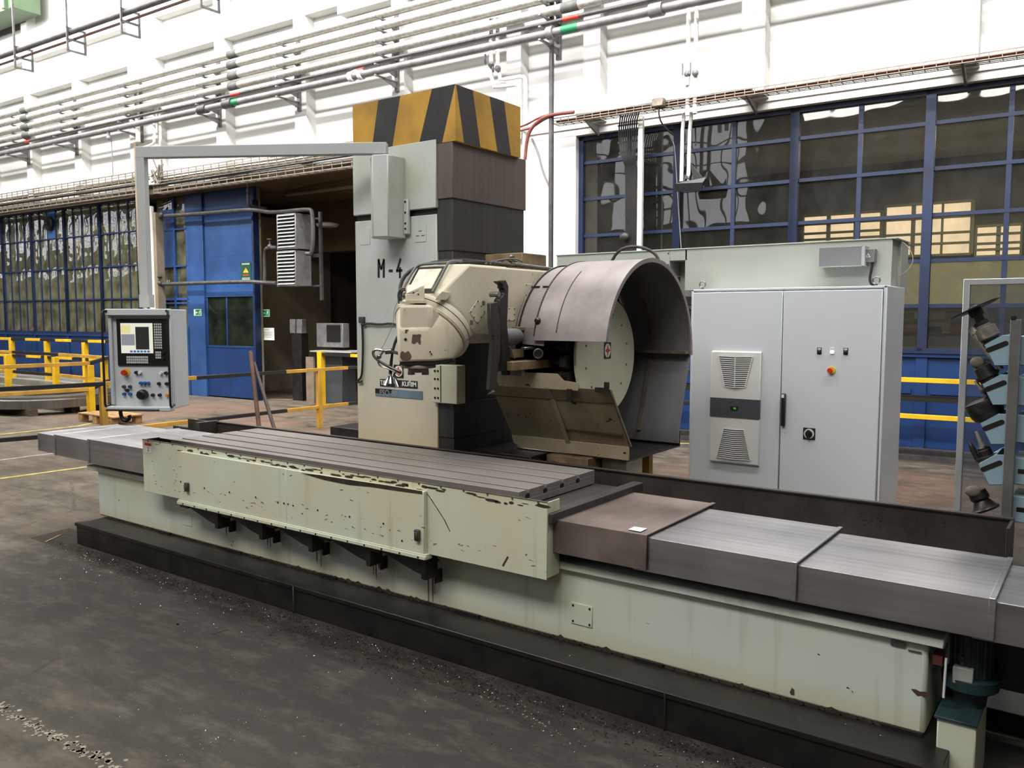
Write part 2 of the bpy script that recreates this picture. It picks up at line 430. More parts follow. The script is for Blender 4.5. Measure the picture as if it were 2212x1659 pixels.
# back wall: plain field, pilasters, ledges
wb = MB()
GS0, GS1 = -17.25, -9.0                           # gateway
wb.box(-34, 8, PAN, 13.0, zt+.12, 15)             # upper field
wb.box(-34, 8, PAN+.03, 13.0, zt+.01, zt+.13); wb.box(-34, 8, 12.36, 20.7, zt+.06, zt+.2)       # lintel strip over windows
for a, c in ((51, 63), (155.5, 171), (277, 337), (465, 486), (636, 661), (847, 873), (1094, 1125), (1260, 1296), (1600, 1651), (2052, 2112)):
    yy = 200 if c < 1000 else 140
    s0, s1 = onW(a, yy, PILF).x, onW(c, yy, PILF).x
    wb.box(s0, s1, PILF, PAN, 5.02, 15)
for s0 in (-28.6, -26.2, 1.0, 3.4): wb.box(s0, s0+.34, PILF, PAN, 5.02, 15)
# horizontal beams between the pilasters
wb.box(-34, -12.0, PILF, PAN, 7.88, 8.05)
wb.box(-12.0, 8, PILF, PAN, 7.72, 8.05)
wb.box(-34, 8, PILF+.03, PAN, 8.80, 9.55)
wb.box(-34, 8, PILF+.12, PAN, 6.72, 6.80)
# lower white piece right of the gateway up to the right windows
wb.box(GS1, -6.87, PAN+.03, 13.0, 0, 4.88)
S('wall_back', wb, WALLP, frame='W')
# gateway soffit and lintel
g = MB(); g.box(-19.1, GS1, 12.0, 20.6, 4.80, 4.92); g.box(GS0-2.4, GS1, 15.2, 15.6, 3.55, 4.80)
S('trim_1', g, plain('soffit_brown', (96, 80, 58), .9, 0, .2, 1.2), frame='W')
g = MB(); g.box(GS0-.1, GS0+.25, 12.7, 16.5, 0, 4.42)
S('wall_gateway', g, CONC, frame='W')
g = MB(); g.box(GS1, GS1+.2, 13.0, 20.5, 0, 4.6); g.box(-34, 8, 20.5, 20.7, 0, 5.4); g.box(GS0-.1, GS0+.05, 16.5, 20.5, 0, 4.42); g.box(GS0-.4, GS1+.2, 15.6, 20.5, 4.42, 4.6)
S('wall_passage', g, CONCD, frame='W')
# green crane-runway beam at the very top left
g = MB(); g.box(-34, onW(45, 20, 11.4).x, 11.2, 11.9, onW(0, 38, 11.4).z, 12.3)
for k in range(4): g.box(-27.6+k*1.5, -27.45+k*1.5, 11.1, 11.2, onW(0, 38, 11.4).z, 12.3)
S('trim_2', g, GREENP, frame='W')
# kerb along the left part of the wall
g = MB(); g.box(-34, -19.1, 11.35, WIN, 0, .22); g.box(-34, -19.1, 11.2, 11.35, 0, .06)
S('trim_3', g, KERB, frame='W')
# dark cable duct at the foot of the right windows
g = MB(); g.box(-6.8, 8, 12.1, 12.33, 0, .06); g.box(-6.8, 8, 12.22, 12.36, .02, .13)
S('trim_4', g, PIPED, frame='W')

# left glazing: four bays of tall narrow panes over a blue sheet base
def glazing(name, cols, s_list, rows, fw, tw, glass, paint, minor, dep=.05, blank=None):
    s0, s1 = s_list[0], s_list[-1]; z0, z1 = rows[0], rows[-1]
    root = thing(name, (s0, WIN, z0), None, None, frame='W', kind='structure')
    f = MB()
    f.box(s0-fw/2, s0+fw/2, WIN-dep, WIN+.03, z0, z1); f.box(s1-fw/2, s1+fw/2, WIN-dep, WIN+.03, z0, z1)
    f.box(s0, s1, WIN-dep, WIN+.03, z0-.03, z0+.04); f.box(s0, s1, WIN-dep, WIN+.03, z1-.06, z1)
    for s_ in s_list[1:-1]: f.box(s_-minor/2, s_+minor/2, WIN-.03, WIN+.02, z0, z1)
    for z_ in rows[1:-1]: f.box(s0, s1, WIN-.035, WIN+.02, z_-tw/2, z_+tw/2)
    f.mk('window_frame', paint, root)
    p = MB(); p.box(s0, s1, WIN+.0, WIN+.008, z0, z1); p.mk('window_pane', glass, root)
    return root
rowz = [1.46] + [onW(50, y, WIN).z for y in (650, 587, 523)] + [zt+.02]
maj = [onW(x, 461, WIN).x for x in (4, 67, 139, 216)]
maj = [maj[0]-1.86] + maj + [maj[3]+1.7, -19.1]
for i in range(6):
    a, c = maj[i], maj[i+1]; n = 4
    r_ = glazing('window_%d' % (i+1), 4, [a+(c-a)*k/n for k in range(n+1)], rowz, .10, .035, GLASSL, BLUED if i != 9 else BLUE, .028)
    if i == 2:
        p = MB(); q = (c-a)/4; p.box(a+2*q+.03, a+3*q-.02, WIN-.03, WIN-.01, rowz[3], zt); p.mk('sheet_panel', BLUEL, r_)
        fan = MB(); cc = Vector((a+2.5*q, WIN-.1, (rowz[3]+zt)/2+.02))
        fan.lathe(cc+Vector((0, .07, 0)), (0, -1, 0), [(0, .19), (.08, .2), (.1, .17), (.1, .05), (.14, .04)], 20)
        for k in range(7): fan.tube([cc+Vector((.03*k-.1, -.06, -.18)), cc+Vector((.03*k-.1, -.07, .18))], .006, 5)
        fan.mk('extractor_fan', RUB, r_)
g = MB(); g.box(-34, -19.1, WIN-.02, 13.0, .2, 1.46)
for i in range(7): g.box(maj[i]-.04, maj[i]+.04, WIN-.05, WIN-.02, .2, 1.46)
g.box(-34, -19.1, WIN-.06, WIN-.02, 1.38, 1.43)
S('wall_sill_left', g, BLUE, frame='W')
g = MB(); g.box(-34, GS0, 13.6, 13.7, 0, 5.2); g.box(-34, -33.9, 12.6, 13.6, 0, 5.2)
S('wall_office_left', g, OLIVE, frame='W')

# right glazing
FROST = bpy.data.materials.new('frosted_ribbed_glass'); FROST.use_nodes = True; t = FROST.node_tree; t.nodes.clear()
fo, fa_, fb_, fm_ = N(t, 'ShaderNodeOutputMaterial'), N(t, 'ShaderNodeBsdfTranslucent'), N(t, 'ShaderNodeBsdfTransparent'), N(t, 'ShaderNodeMixShader')
fa_.inputs[0].default_value = (.75, .72, .52, 1); fm_.inputs[0].default_value = .35
t.links.new(fa_.outputs[0], fm_.inputs[1]); t.links.new(fb_.outputs[0], fm_.inputs[2]); t.links.new(fm_.outputs[0], fo.inputs[0])
rz = [1.44] + [onW(1995, y, WIN).z for y in (661, 564, 466, 367, 269)] + [zt]
rs = [-6.85, onW(1467, 285, WIN).x, onW(1721, 240, WIN).x, onW(2014, 205, WIN).x, .12, 1.84, 3.56]
for i in range(6):
    a, c = rs[i], rs[i+1]; n = 2
    mid = (onW((1360, 1588, 1861, 2185)[i], 250, WIN).x if i < 4 else (a+c)/2)
    w_ = glazing('window_%d' % (i+7), 2, [a, mid, c], rz, .12, .05, GLASSR, BLUED, .06, .07)
    if i > 1: MB().box(a+.05, c-.05, WIN+.012, WIN+.02, rz[1]+.02, rz[2]-.02).mk('frosted_pane', FROST, w_)
g = MB(); g.box(-6.87, 3.7, WIN, 13.0, .13, 1.42); g.box(-6.87, 3.7, WIN-.05, WIN, 1.36, 1.44)
for i in range(6):
    g.box(rs[i]-.07, rs[i]+.07, WIN-.03, WIN, .13, 1.4)
    if i < 5: g.box(rs[i]+.12, rs[i+1]-.12, WIN-.025, WIN, .86, .93)
g.box(3.6, 8, PAN, 13, 0, 4.7)
S('wall_sill_right', g, BLUE, frame='W')
# room behind the right windows
g = MB(); g.box(-6.9, 8, 18.0, 18.2, 0, 5.4); g.box(-7.0, -6.9, 13, 18, 0, 5.4); g.box(-7, 8, 13.0, 18, 5.3, 5.4)
S('wall_office_right', g, plain('office_wall', (66, 64, 56), .8, 0, .15, 1), frame='W')
BW = emis('daylit_pane', (244, 216, 178), 1.5)
k_ = 0
for (xa, xb, ya, yb) in ((1735, 1905, 462, 530), (1912, 2100, 440, 552), (2108, 2206, 487, 553), (2230, 2330, 430, 553)):
    a = onW(xa, (ya+yb)/2, 17.9); c = onW(xb, (ya+yb)/2, 17.9); zb_, zt_ = onW((xa+xb)/2, yb, 17.9).z, onW((xa+xb)/2, ya, 17.9).z
    r_ = thing('window_%d' % (13+k_), (a.x, 17.95, zb_), None, None, frame='W', kind='structure'); k_ += 1
    MB().box(a.x, c.x, 17.93, 17.96, zb_, zt_).mk('window_pane', BW, r_)
    f = MB(); nn_ = max(2, int((c.x-a.x)/.42))
    for i in range(nn_+1):
        x_ = a.x+(c.x-a.x)*i/nn_; wd = .035 if i % 2 else .018
        f.box(x_-wd, x_+wd, 17.86, 17.93, zb_, zt_)
    for q in (0, .22, .42, .72, 1): z_ = zb_+(zt_-zb_)*q; f.box(a.x, c.x, 17.84, 17.92, z_-.022, z_+.022)
    f.mk('window_frame', OLIVE, r_)
area('office_lamp', wall2world(-1, 15.5, 4.9), wall2world(-1, 15.6, 0), 4, 1.0, 170, colr=(1, .95, .82))

# painted floor lines
def fline(n, pts, wd, mat):
    g = MB()
    for (a, c) in zip(pts[:-1], pts[1:]):
        a, c = Vector(a), Vector(c); d = (c-a).normalized(); nrm = Vector((-d.y, d.x, 0))*wd/2
        g.prism([a+nrm, a-nrm, c-nrm, c+nrm], (0, 0, .002))
    S('trim_%d' % n, g, mat)
LINEY = plain('worn_line_yellow', (196, 180, 96), .7, 0, .25, 9); LINEW = plain('worn_line_white', (190, 188, 178), .8, 0, .25, 12)
fline(5, [onZ(-60, 1042), onZ(205, 1006)], .07, LINEY)
fline(6, [onZ(-40, 943), onZ(170, 920), onZ(300, 893)], .07, LINEY)
fline(7, [onZ(-40, 999), onZ(60, 986), onZ(150, 975)], .035, LINEW)
fline(8, [onZ(400, 850), onZ(560, 863), onZ(700, 862), onZ(800, 857)], .06, LINEY)
fline(9, [onZ(1440, 958), onZ(1500, 958)], .06, LINEY)
# chalky ragged line at the lower left, as broken flakes of old white paint
g = MB(); A, B = onZ(-60, 1500), onZ(330, 1700)
for i in range(260):
    u = random.random(); p = A.lerp(B, u) + Vector((random.gauss(0, .022), random.gauss(0, .022), 0)); r_ = random.uniform(.003, .016)
    k = random.randint(4, 6); a0 = random.random()*6
    g.prism([(p.x+r_*random.uniform(.6, 1.3)*math.cos(a0+6.283*j/k), p.y+r_*random.uniform(.6, 1.3)*math.sin(a0+6.283*j/k), 0) for j in range(k)], (0, 0, .0015))
A, B = onZ(1260, 1610), onZ(1010, 1490)
for i in range(45):
    u = random.random(); p = A.lerp(B, u) + Vector((random.gauss(0, .03), random.gauss(0, .02), 0)); r_ = random.uniform(.002, .006); k = 5
    g.prism([(p.x+r_*random.uniform(.6, 1.3)*math.cos(6.283*j/k), p.y+r_*random.uniform(.6, 1.3)*math.sin(6.283*j/k), 0) for j in range(k)], (0, 0, .0015))
S('trim_10', g, plain('flaking_white_paint', (150, 143, 128), .9, 0, .25, 20))
# opposite long side of the hall, with unseen glowing windows added for reflections
g = MB(); g.box(-85, 16, -14.4, -14.2, 0, 6.6); g.box(-85, 16, -14.4, -14.2, 12.6, 15)
for i in range(10): g.box(-85+i*10.4, -82.6+i*10.4, -14.4, -14.2, 6.6, 12.6)
S('wall_front', g, plain('far_side_wall', (150, 148, 138), .85, 0, .1, .5), frame='W')
ADDGLOW = emis('added_glow_glazing', (240, 242, 250), 2.2)
for i in range(9):
    s0 = -82.6+i*10.4; s1 = s0+8.0
    if s0 > -12: break
    r_ = thing('window_%d' % (20+i), (s0, -14.2, 6.6), None, None, frame='W', kind='structure')
    MB().box(s0, s1, -14.32, -14.3, 6.6, 12.6).mk('window_pane', ADDGLOW, r_)
    f = MB()
    for k in range(9): f.box(s0+k-.05, s0+k+.05, -14.3, -14.2, 6.6, 12.6)
    for k in range(6): f.box(s0, s1, -14.3, -14.2, 6.6+k*1.2-.05, 6.6+k*1.2+.05)
    f.mk('window_frame', PIPED, r_)
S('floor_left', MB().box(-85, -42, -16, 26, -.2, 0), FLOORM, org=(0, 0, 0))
# ================================================================== THE MILLING MACHINE
# foundation block
g = MB(); g.box(-6.98, -.46, 3.41, 4.68, 0, .18); g.box(-6.99, -.45, 3.40, 3.46, .155, .183); g.box(-.46, .9, 4.3, 5.6, 0, .1)
for x_ in (-4.2, -1.6): g.box(x_-.004, x_+.004, 3.395, 3.402, 0, .18)
g.mk('foundation_block', OILY, bev=.004, label='long black oil-soaked steel plinth lying under the pale bed of the milling machine', cat='plinth')

# bed
bed = thing('machine_bed', (-3.8, 4.1, .18), 'long pale green-white machine bed under the milling table, grime along its foot', 'machine bed')
g = MB(); g.box(-7.08, -.56, 3.655, 4.55, .18, .575); g.mk('bed_body', BEDP, bed, bev=.02, bseg=2)
g = MB(); g.box(-7.2, -.50, 3.625, 4.60, .575, .615); g.mk('drip_lip', BEDP, bed, bev=.004)
g = MB(); g.box(-7.05, -.6, 3.75, 4.5, .615, .66); g.box(-6.9, -.2, 3.85, 4.0, .6, .70); g.box(-6.9, -.2, 4.3, 4.42, .6, .70); g.mk('guide_way', OILY, bed)
p0, p1 = onY(1233, 1300, 3.65), onY(1279, 1357, 3.65)
g = MB(); g.box(p0.x, p1.x, 3.649, 3.655, p1.z, p0.z)
pl = g.mk('inspection_plate', BEDP, bed, bev=.002)
g = MB()
for dx in (.015, p1.x-p0.x-.015):
    for dz in (.015, p0.z-p1.z-.015): g.frus((p0.x+dx, 3.651, p1.z+dz), (p0.x+dx, 3.646, p1.z+dz), .006, n=8)
g.mk('plate_screw', BLK, pl, label='small dark screw')
p0, p1 = onY(392, 1108, 3.65), onY(414, 1138, 3.65)
g = MB(); g.box(p0.x, p1.x, 3.651, 3.655, p1.z, p0.z); g.mk('inspection_plate', BEDP, bed, bev=.001)
p0, p1 = onY(1925, 1382, 3.65), onY(1956, 1400, 3.65)
g = MB(); g.box(p0.x, p1.x, 3.648, 3.655, p1.z, p0.z); g.box(p1.x+.01, p1.x+.06, 3.648, 3.655, p1.z-.004, p0.z-.03); g.mk('data_plate', MILLD, bed)
g = MB()                                  # forklift slots and chipped primer patches
for (xa, xb, y_) in ((341, 368, 1151), (487, 522, 1192), (692, 728, 1248), (984, 1036, 1330), (1370, 1432, 1439), (1903, 1993, 1582)):
    a, c = onY(xa, y_, 3.65), onY(xb, y_, 3.65); g = MB(); g.box(a.x, c.x, 3.640, 3.656, .18, .197); g.mk('leveling_slot', BLK, bed)
def blob(g, cx, cz, rx, rz, y, n=14, seed=1, th=.002):
    rr = random.Random(seed)
    g.prism([(cx+rx*rr.uniform(.55, 1.1)*math.cos(6.283*i/n), y, cz+rz*rr.uniform(.55, 1.1)*math.sin(6.283*i/n)) for i in range(n)], (0, -th, 0))
PRIM = plain('bare_primer', (84, 62, 54), .7, 0, .2, 10); GRIME = plain('grime_patch', (58, 52, 40), .8, 0, .3, 14)
g = MB()
a = onY(1985, 1496, 3.655); g.prism([(onY(x, y, 3.655).x, 3.655, onY(x, y, 3.655).z) for x, y in ((1968, 1488), (1978, 1489), (1988, 1494), (1998, 1494), (2006, 1497), (2006, 1504), (2000, 1507), (1992, 1502), (1982, 1503), (1976, 1497))], (0, -.002, 0))
a = onY(1712, 1494, 3.655); blob(g, a.x, a.z, .012, .022, 3.655, 9, 3); a = onY(1602, 1480, 3.655); blob(g, a.x, a.z, .012, .01, 3.655, 9, 5)
g.mk('primer_patch', PRIM, bed)
g = MB()
rr = random.Random(5)
x_ = -7.0
while x_ < -.6:                            # grime crust along the foot of the bed
    L = rr.uniform(.03, .10); h = abs(rr.gauss(0, .008)) + (.035 if -3.75 < x_ < -3.25 else .012 if x_ > -5 else 0)*rr.random() + .003
    g.prism([(x_, 3.655, .18), (x_+L, 3.655, .18), (x_+L*.7, 3.655, .18+h*.7), (x_+L*.4, 3.655, .18+h), (x_+L*.1, 3.655, .18+h*.6)], (0, -.003, 0)); x_ += L*.8
g.mk('grime_crust', GRIME, bed)
DRIP = plain('dried_oil_drip', (120, 104, 74), .6, 0, .3, 9)
for k_, (x_, y_) in enumerate(((484, 1120), (580, 1150), (687, 1180), (812, 1215), (931, 1240))):
    a = onY(x_, y_, 3.655); g = MB(); rr = random.Random(20+k_)
    for j in range(4):
        c = a.x+rr.uniform(-.025, .03); wd = rr.uniform(.004, .012); zb_ = rr.uniform(.24, .34) - (.05 if k_ == 4 else 0)
        g.prism([(c-wd, 3.655, .44), (c+wd, 3.655, .44), (c+wd*.6, 3.655, (.44+zb_)/2), (c+wd*.3, 3.655, zb_), (c-wd*.3, 3.655, zb_-.01), (c-wd*.7, 3.655, (.44+zb_)/2)], (0, -.001-.0002*j, 0))
    g.mk('oil_drip', DRIP, bed)

# telescopic way covers (each plate box a thing that slides)
def waycover(x0, x1, y0, y1, zt_, zb, mat, label, lip=1):
    g = MB(); th = .006
    g.box(x0, x1, y0, y1, zt_-th, zt_); g.box(x0, x1, y0, y0+th, zb, zt_); g.box(x0, x1, y1-th, y1, zb, zt_)
    xe = x1 if lip > 0 else x0
    g.box(xe-.012, xe+.012, y0-.004, y1+.004, zt_-.004, zt_+.004); g.box(xe-.012, xe+.012, y0-.006, y0+.004, zb, zt_+.004)
    g.box(x0 if lip < 0 else x1-.006, x0+.006 if lip < 0 else x1, y0, y1, zb+.03, zt_)
    return g.mk('way_cover', mat, bev=.003, bseg=2, label=label, cat='way cover', group='telescopic way covers of the table')
waycover(-2.5, -1.79, 3.555, 4.40, .855, .68, SBROWN, 'brownish stained box cover right beside the table carriage, white paper on it', 1)
waycover(-1.86, -1.08, 3.567, 4.31, .842, .672, SSTEEL, 'brushed steel sliding cover next to the brownish one', 1)
waycover(-1.15, -.335, 3.58, 4.245, .829, .664, SSTEEL, 'longer brushed steel sliding cover, the second steel one from the table', 1)
waycover(-.40, .60, 3.592, 4.18, .816, .656, SSTEEL, 'brushed steel sliding cover cut by the right edge of the photo', 1)
waycover(-7.01, -6.0, 3.555, 4.40, .865, .66, SSTEEL, 'dark steel sliding cover against the left end of the table apron', -1)
waycover(-7.62, -6.95, 3.567, 4.36, .852, .668, SSTEEL, 'middle steel sliding cover at the left end of the bed', -1)
waycover(-7.95, -7.56, 3.58, 4.33, .838, .676, SSTEEL, 'outermost steel sliding cover at the far left of the bed', -1)
a, c = onZ(1359, 1141, .859), onZ(1397, 1149, .859); d_, e_ = onZ(1384, 1151, .859), onZ(1372, 1139, .859)
g = MB(); g.prism([onZ(1357, 1144, .8595), onZ(1384, 1149, .8595), onZ(1398, 1142, .8595), onZ(1370, 1138, .8595)], (0, 0, .0015))
g.mk('paper_slip', PAPER, label='small white paper slip lying on the brownish way cover', cat='paper')

# table carriage
tab = thing('milling_table', (-4.2, 4.0, .70), 'moving milling table with T-slotted dark top and long chipped cream apron', 'milling table')
TX0, TX1, TY0, TY1, TZ = -5.90, -2.585, 3.63, 4.44, .952
slots = [3.735+.163*k for k in range(5)]
slots = [onZ(x, y, TZ).y for x, y in ((1150, 1053), (1171, 1045), (1204, 1035), (1236, 1024))]
slots = [slots[1]-.001, slots[2], slots[3]]; sp_ = (slots[2]-slots[0])/2; slots = [slots[0]-sp_*1 + sp_*k for k in range(5)]
slots = [s_ for s_ in slots if TY0+.03 < s_ < TY1-.03]
g = MB(); ys = [TY0]
for s_ in slots: ys += [s_-.013, s_+.013]
ys.append(TY1)
for i in range(0, len(ys), 2): g.box(TX0, TX1, ys[i], ys[i+1], TZ-.028, TZ)
ys = [TY0]
for s_ in slots: ys += [s_-.022, s_+.022]
ys.append(TY1)
for i in range(0, len(ys), 2): g.box(TX0, TX1, ys[i], ys[i+1], TZ-.05, TZ-.028)
g.box(TX0, TX1, TY0, TY1, TZ-.085, TZ-.05)
g.mk('table_top', TABLEM, tab, bev=.0015)
g = MB(); g.box(-5.95, -2.32, TY0-.0, 4.46, .70, .862); g.box(-2.36, -2.29, 3.51, 4.52, .84, .895); g.mk('carriage', DARKST, tab, bev=.003)
for s_ in slots: MB().box(TX0+.001, TX1-.001, s_-.0135, s_+.0135, TZ-.05, TZ-.022).mk('t_slot', BLK, tab)
# front apron: tray walls and cover
g = MB(); AX0, AX1, AY = -6.08, -2.315, 3.50
g.box(AX0, AX1, AY, AY+.006, .545, .955); g.box(AX0, AX0+.006, AY, 3.64, .545, .955); g.box(AX1-.006, AX1, AY, 3.62, .555, .955)
g.mk('apron', CREAM, tab, bev=.003)
g = MB(); g.box(AX0+.006, AX1-.006, AY+.006, 3.66, .80, .81); g.box(AX0+.006, AX1-.006, AY+.0062, AY+.009, .80, .953); g.box(AX0+.0062, AX0+.01, AY+.006, 3.64, .80, .954); g.box(AX0+.006, TX0+.06, 3.632, 3.642, .80, .949); g.box(AX1-.010, AX1-.0062, AY+.006, 3.62, .80, .953)
g.mk('coolant_gutter', OILY, tab)
g = MB(); g.box(AX0, AX1, AY-.003, AY+.003, .953, .958); g.mk('apron_rim', GALV, tab)
g = MB()
k = -6.0+.0
while k < AX1: g.frus((k, AY-.004, .947), (k, AY+.001, .947), .006, n=6); k += .165
g.mk('rim_rivet', MILLD, tab)
cv0, cv1 = onY(387, 975, 3.47).x, onY(915, 1060, 3.47).x
ctop0, ctop1 = onY(387, 975, 3.47).z, onY(914, 1062, 3.47).z
g = MB(); sx = onY(617, 1010, 3.47).x
g.box(cv0, sx-.001, 3.47, AY, .552, ctop0); g.box(sx+.001, cv1, 3.468, AY, .552, ctop0-.002)
cov = g.mk('cover_panel', CREAM, tab, bev=.002)
g = MB()
for x_, y_ in ((391, 1040), (442, 1054), (496, 1063), (553, 1074), (601, 1085), (614, 1087), (623, 1089), (634, 1092), (687, 1102), (756, 1116), (829, 1131), (869, 1168), (905, 1148)):
    a = onY(x_, y_, 3.47); g.frus((a.x, 3.468, a.z), (a.x, 3.4655, a.z), .006, n=8)
g.mk('panel_bolt', BLK, cov)
for x_, y_ in ((404, 1052), (902, 1156)):
    a = onY(x_, y_, 3.46); g = MB(); g.box(a.x-.017, a.x+.017, 3.445, 3.468, a.z-.032, a.z+.032); g.box(a.x-.01, a.x+.01, 3.438, 3.445, a.z-.02, a.z+.022)
    g.mk('latch', PIPED, cov, bev=.004)
g = MB(); g.box(cv0-.03, cv1+.02, 3.455, 3.52, .520, .545); g.box(cv0-.03, cv1+.02, 3.462, 3.50, .545, .553); g.mk('sill_rail', CREAM, tab, bev=.004)
g = MB(); x_ = cv0+.05
while x_ < cv1: g.frus((x_, 3.4555, .532), (x_, 3.452, .532), .006, n=6); x_ += .145
g.mk('rail_bolt', BLK, tab)
for x_, y_ in ((484, 1120), (580, 1150), (687, 1180), (812, 1215), (931, 1240)):
    a = onY(x_, y_, 3.56); g = MB()
    g.box(a.x-.02, a.x+.02, 3.495, 3.60, .39, .54); g.box(a.x-.012, a.x+.005, 3.60, 3.66, .34, .42)
    g.prism([(a.x-.42, 3.50, .52), (a.x-.02, 3.50, .52), (a.x-.02, 3.50, .415), (a.x-.10, 3.50, .43)], (0, .01, 0))
    g.box(a.x-.44, a.x-.34, 3.49, 3.53, .49, .52)
    g.mk('support_bracket', OILY, tab, bev=.003)
rr = random.Random(11); g = MB()             # scratches and paint loss on the apron
for i in range(90):
    x_ = rr.uniform(AX0+.1, AX1-.1); on = cv0 < x_ < cv1; y_ = (3.4675 if x_ > sx else 3.4695) if on else AY
    z_ = rr.choice([rr.uniform(.60, .66), rr.uniform(.6, .9)]); L = rr.uniform(.004, .035); h = rr.uniform(.0012, .004); tl = rr.uniform(-.3, .3)
    if z_ > ctop0-.03 and on: continue
    g.prism([(x_, y_, z_), (x_+L, y_, z_+L*tl), (x_+L*.8, y_, z_+L*tl+h), (x_+L*.2, y_, z_+h)], (0, -.0008, 0))
a = [onY(x, y, AY) for x, y in ((921, 1064), (931, 1078), (944, 1098), (960, 1123), (972, 1148))]
for p, q in zip(a[:-1], a[1:]): g.prism([(p.x-.004, AY, p.z), (q.x-.003, AY, q.z), (q.x+.003, AY, q.z), (p.x+.004, AY, p.z)], (0, -.0008, 0))
a = [onY(x, y, AY) for x, y in ((1084, 1222), (1096, 1201), (1099, 1204), (1088, 1224))]; g.prism([(p.x, AY, p.z) for p in a], (0, -.0008, 0))
g.mk('scratch_marks', GRIME, tab, kind='stuff')
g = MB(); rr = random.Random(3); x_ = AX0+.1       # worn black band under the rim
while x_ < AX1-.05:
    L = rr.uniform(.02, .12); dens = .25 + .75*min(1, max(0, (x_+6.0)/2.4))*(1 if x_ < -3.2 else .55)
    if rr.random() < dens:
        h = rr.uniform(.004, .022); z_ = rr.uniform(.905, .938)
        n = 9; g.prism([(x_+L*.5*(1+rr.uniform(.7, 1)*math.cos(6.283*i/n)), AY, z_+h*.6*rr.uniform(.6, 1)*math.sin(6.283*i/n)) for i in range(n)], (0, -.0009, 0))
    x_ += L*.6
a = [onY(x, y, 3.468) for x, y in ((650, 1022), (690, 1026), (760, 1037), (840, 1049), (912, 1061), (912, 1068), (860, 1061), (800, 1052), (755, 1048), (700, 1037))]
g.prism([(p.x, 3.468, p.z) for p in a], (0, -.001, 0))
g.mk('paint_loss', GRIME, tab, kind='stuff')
# lot sticker
a, c = onY(313, 956, AY), onY(328, 979, AY)
st = MB().box(a.x, c.x, AY-.0022, AY-.0008, c.z, a.z).mk('sticker', PAPER, label='small white lot sticker with red header and handwritten 2 on the apron corner', cat='sticker')
h_ = a.z-c.z; MB().box(a.x, c.x, AY-.003, AY-.0022, a.z-h_*.27, a.z).mk('sticker_header', RED, st)
MB().text('2', ((a.x+c.x)/2, AY-.0022, c.z+h_*.36), (1, 0, 0), (0, 0, 1), h_*.62, .0006).mk('handwritten_numeral', DBLUEP, st)

# back chip tray
g = MB(); g.box(-6.80, -.36, 4.66, 4.67, .62, .915); g.box(-6.80, -.36, 4.645, 4.68, .912, .922); g.box(-6.84, -6.79, 4.46, 4.68, .60, .93); g.box(-7.18, -6.82, 4.60, 4.62, .66, .925); g.box(-.375, -.36, 4.46, 4.68, .55, .915)
g.prism([(-6.82, 4.67, .62), (-6.82, 4.58, .59), (-6.82, 4.58, .58), (-6.82, 4.68, .61)], (6.45, 0, 0))
for x_ in (-6.2, -4.4, -2.4, -.5): g.box(x_-.03, x_+.03, 4.61, 4.66, .18, .62)
g.box(-7.5, -6.84, 4.64, 4.67, .80, .83)
g.mk('chip_tray', TRAYM, bev=.002, label='long dark steel chip guard standing along the back of the table', cat='chip tray')

# ------------------------------------------------------------------ column
cl = thing('machine_column', (-4.45, 5.1, 0), 'tall grey-green machine column marked M-4 with striped cap and dark way covers', 'machine column')
g = MB(); g.box(-4.955, -4.095, 4.70, 5.52, 0, 2.655); g.mk('column_body', COLP, cl, bev=.006)
g = MB(); g.box(-4.945, -4.11, 4.72, 5.5, 2.655, 2.71); g.mk('shadow_gap', BLK, cl)
g = MB(); g.box(-4.955, -4.085, 4.685, 5.52, 2.70, 3.19); g.mk('upper_panel', COLP, cl, bev=.004)
# striped cap
g = MB(); x0, x1, y0, y1, z0, z1 = -4.955, -3.905, 4.695, 5.50, 3.16, 3.555
def stripes(P, fr):      # P(u, v) -> point; fr: list of (u_top, u_bottom) boundaries starting with yellow
    prev = (0, 0); bs = fr+[(1, 1)]
    for i, c in enumerate(bs):
        g.m = i % 2; g.add([P(prev[1], 0), P(c[1], 0), P(c[0], 1), P(prev[0], 1)], [(0, 1, 2, 3)]); prev = c
stripes(lambda u, v_: (x0+(x1-x0)*u, y0, z0+(z1-z0)*v_), [(.27, .19), (.49, .40), (.79, .66), (1.0, .88)])
stripes(lambda u, v_: (x1, y0+(y1-y0)*u, z0+(z1-z0)*v_), [(.015, .12), (.25, .36), (.50, .62), (.73, .84)])
stripes(lambda u, v_: (x1+(x0-x1)*u, y1, z0+(z1-z0)*v_), [(.2, .3), (.45, .55)])
stripes(lambda u, v_: (x0, y1+(y0-y1)*u, z0+(z1-z0)*v_), [(.2, .3), (.45, .55)])
g.m = 0; g.add([(x0, y0, z1), (x1, y0, z1), (x1, y1, z1), (x0, y1, z1)], [(0, 1, 2, 3)]); g.add([(x0, y0, z0), (x1, y0, z0), (x1, y1, z0), (x0, y1, z0)], [(3, 2, 1, 0)])
g.mk('striped_cap', [YELW, BLKP], cl, label='yellow and black striped cap')
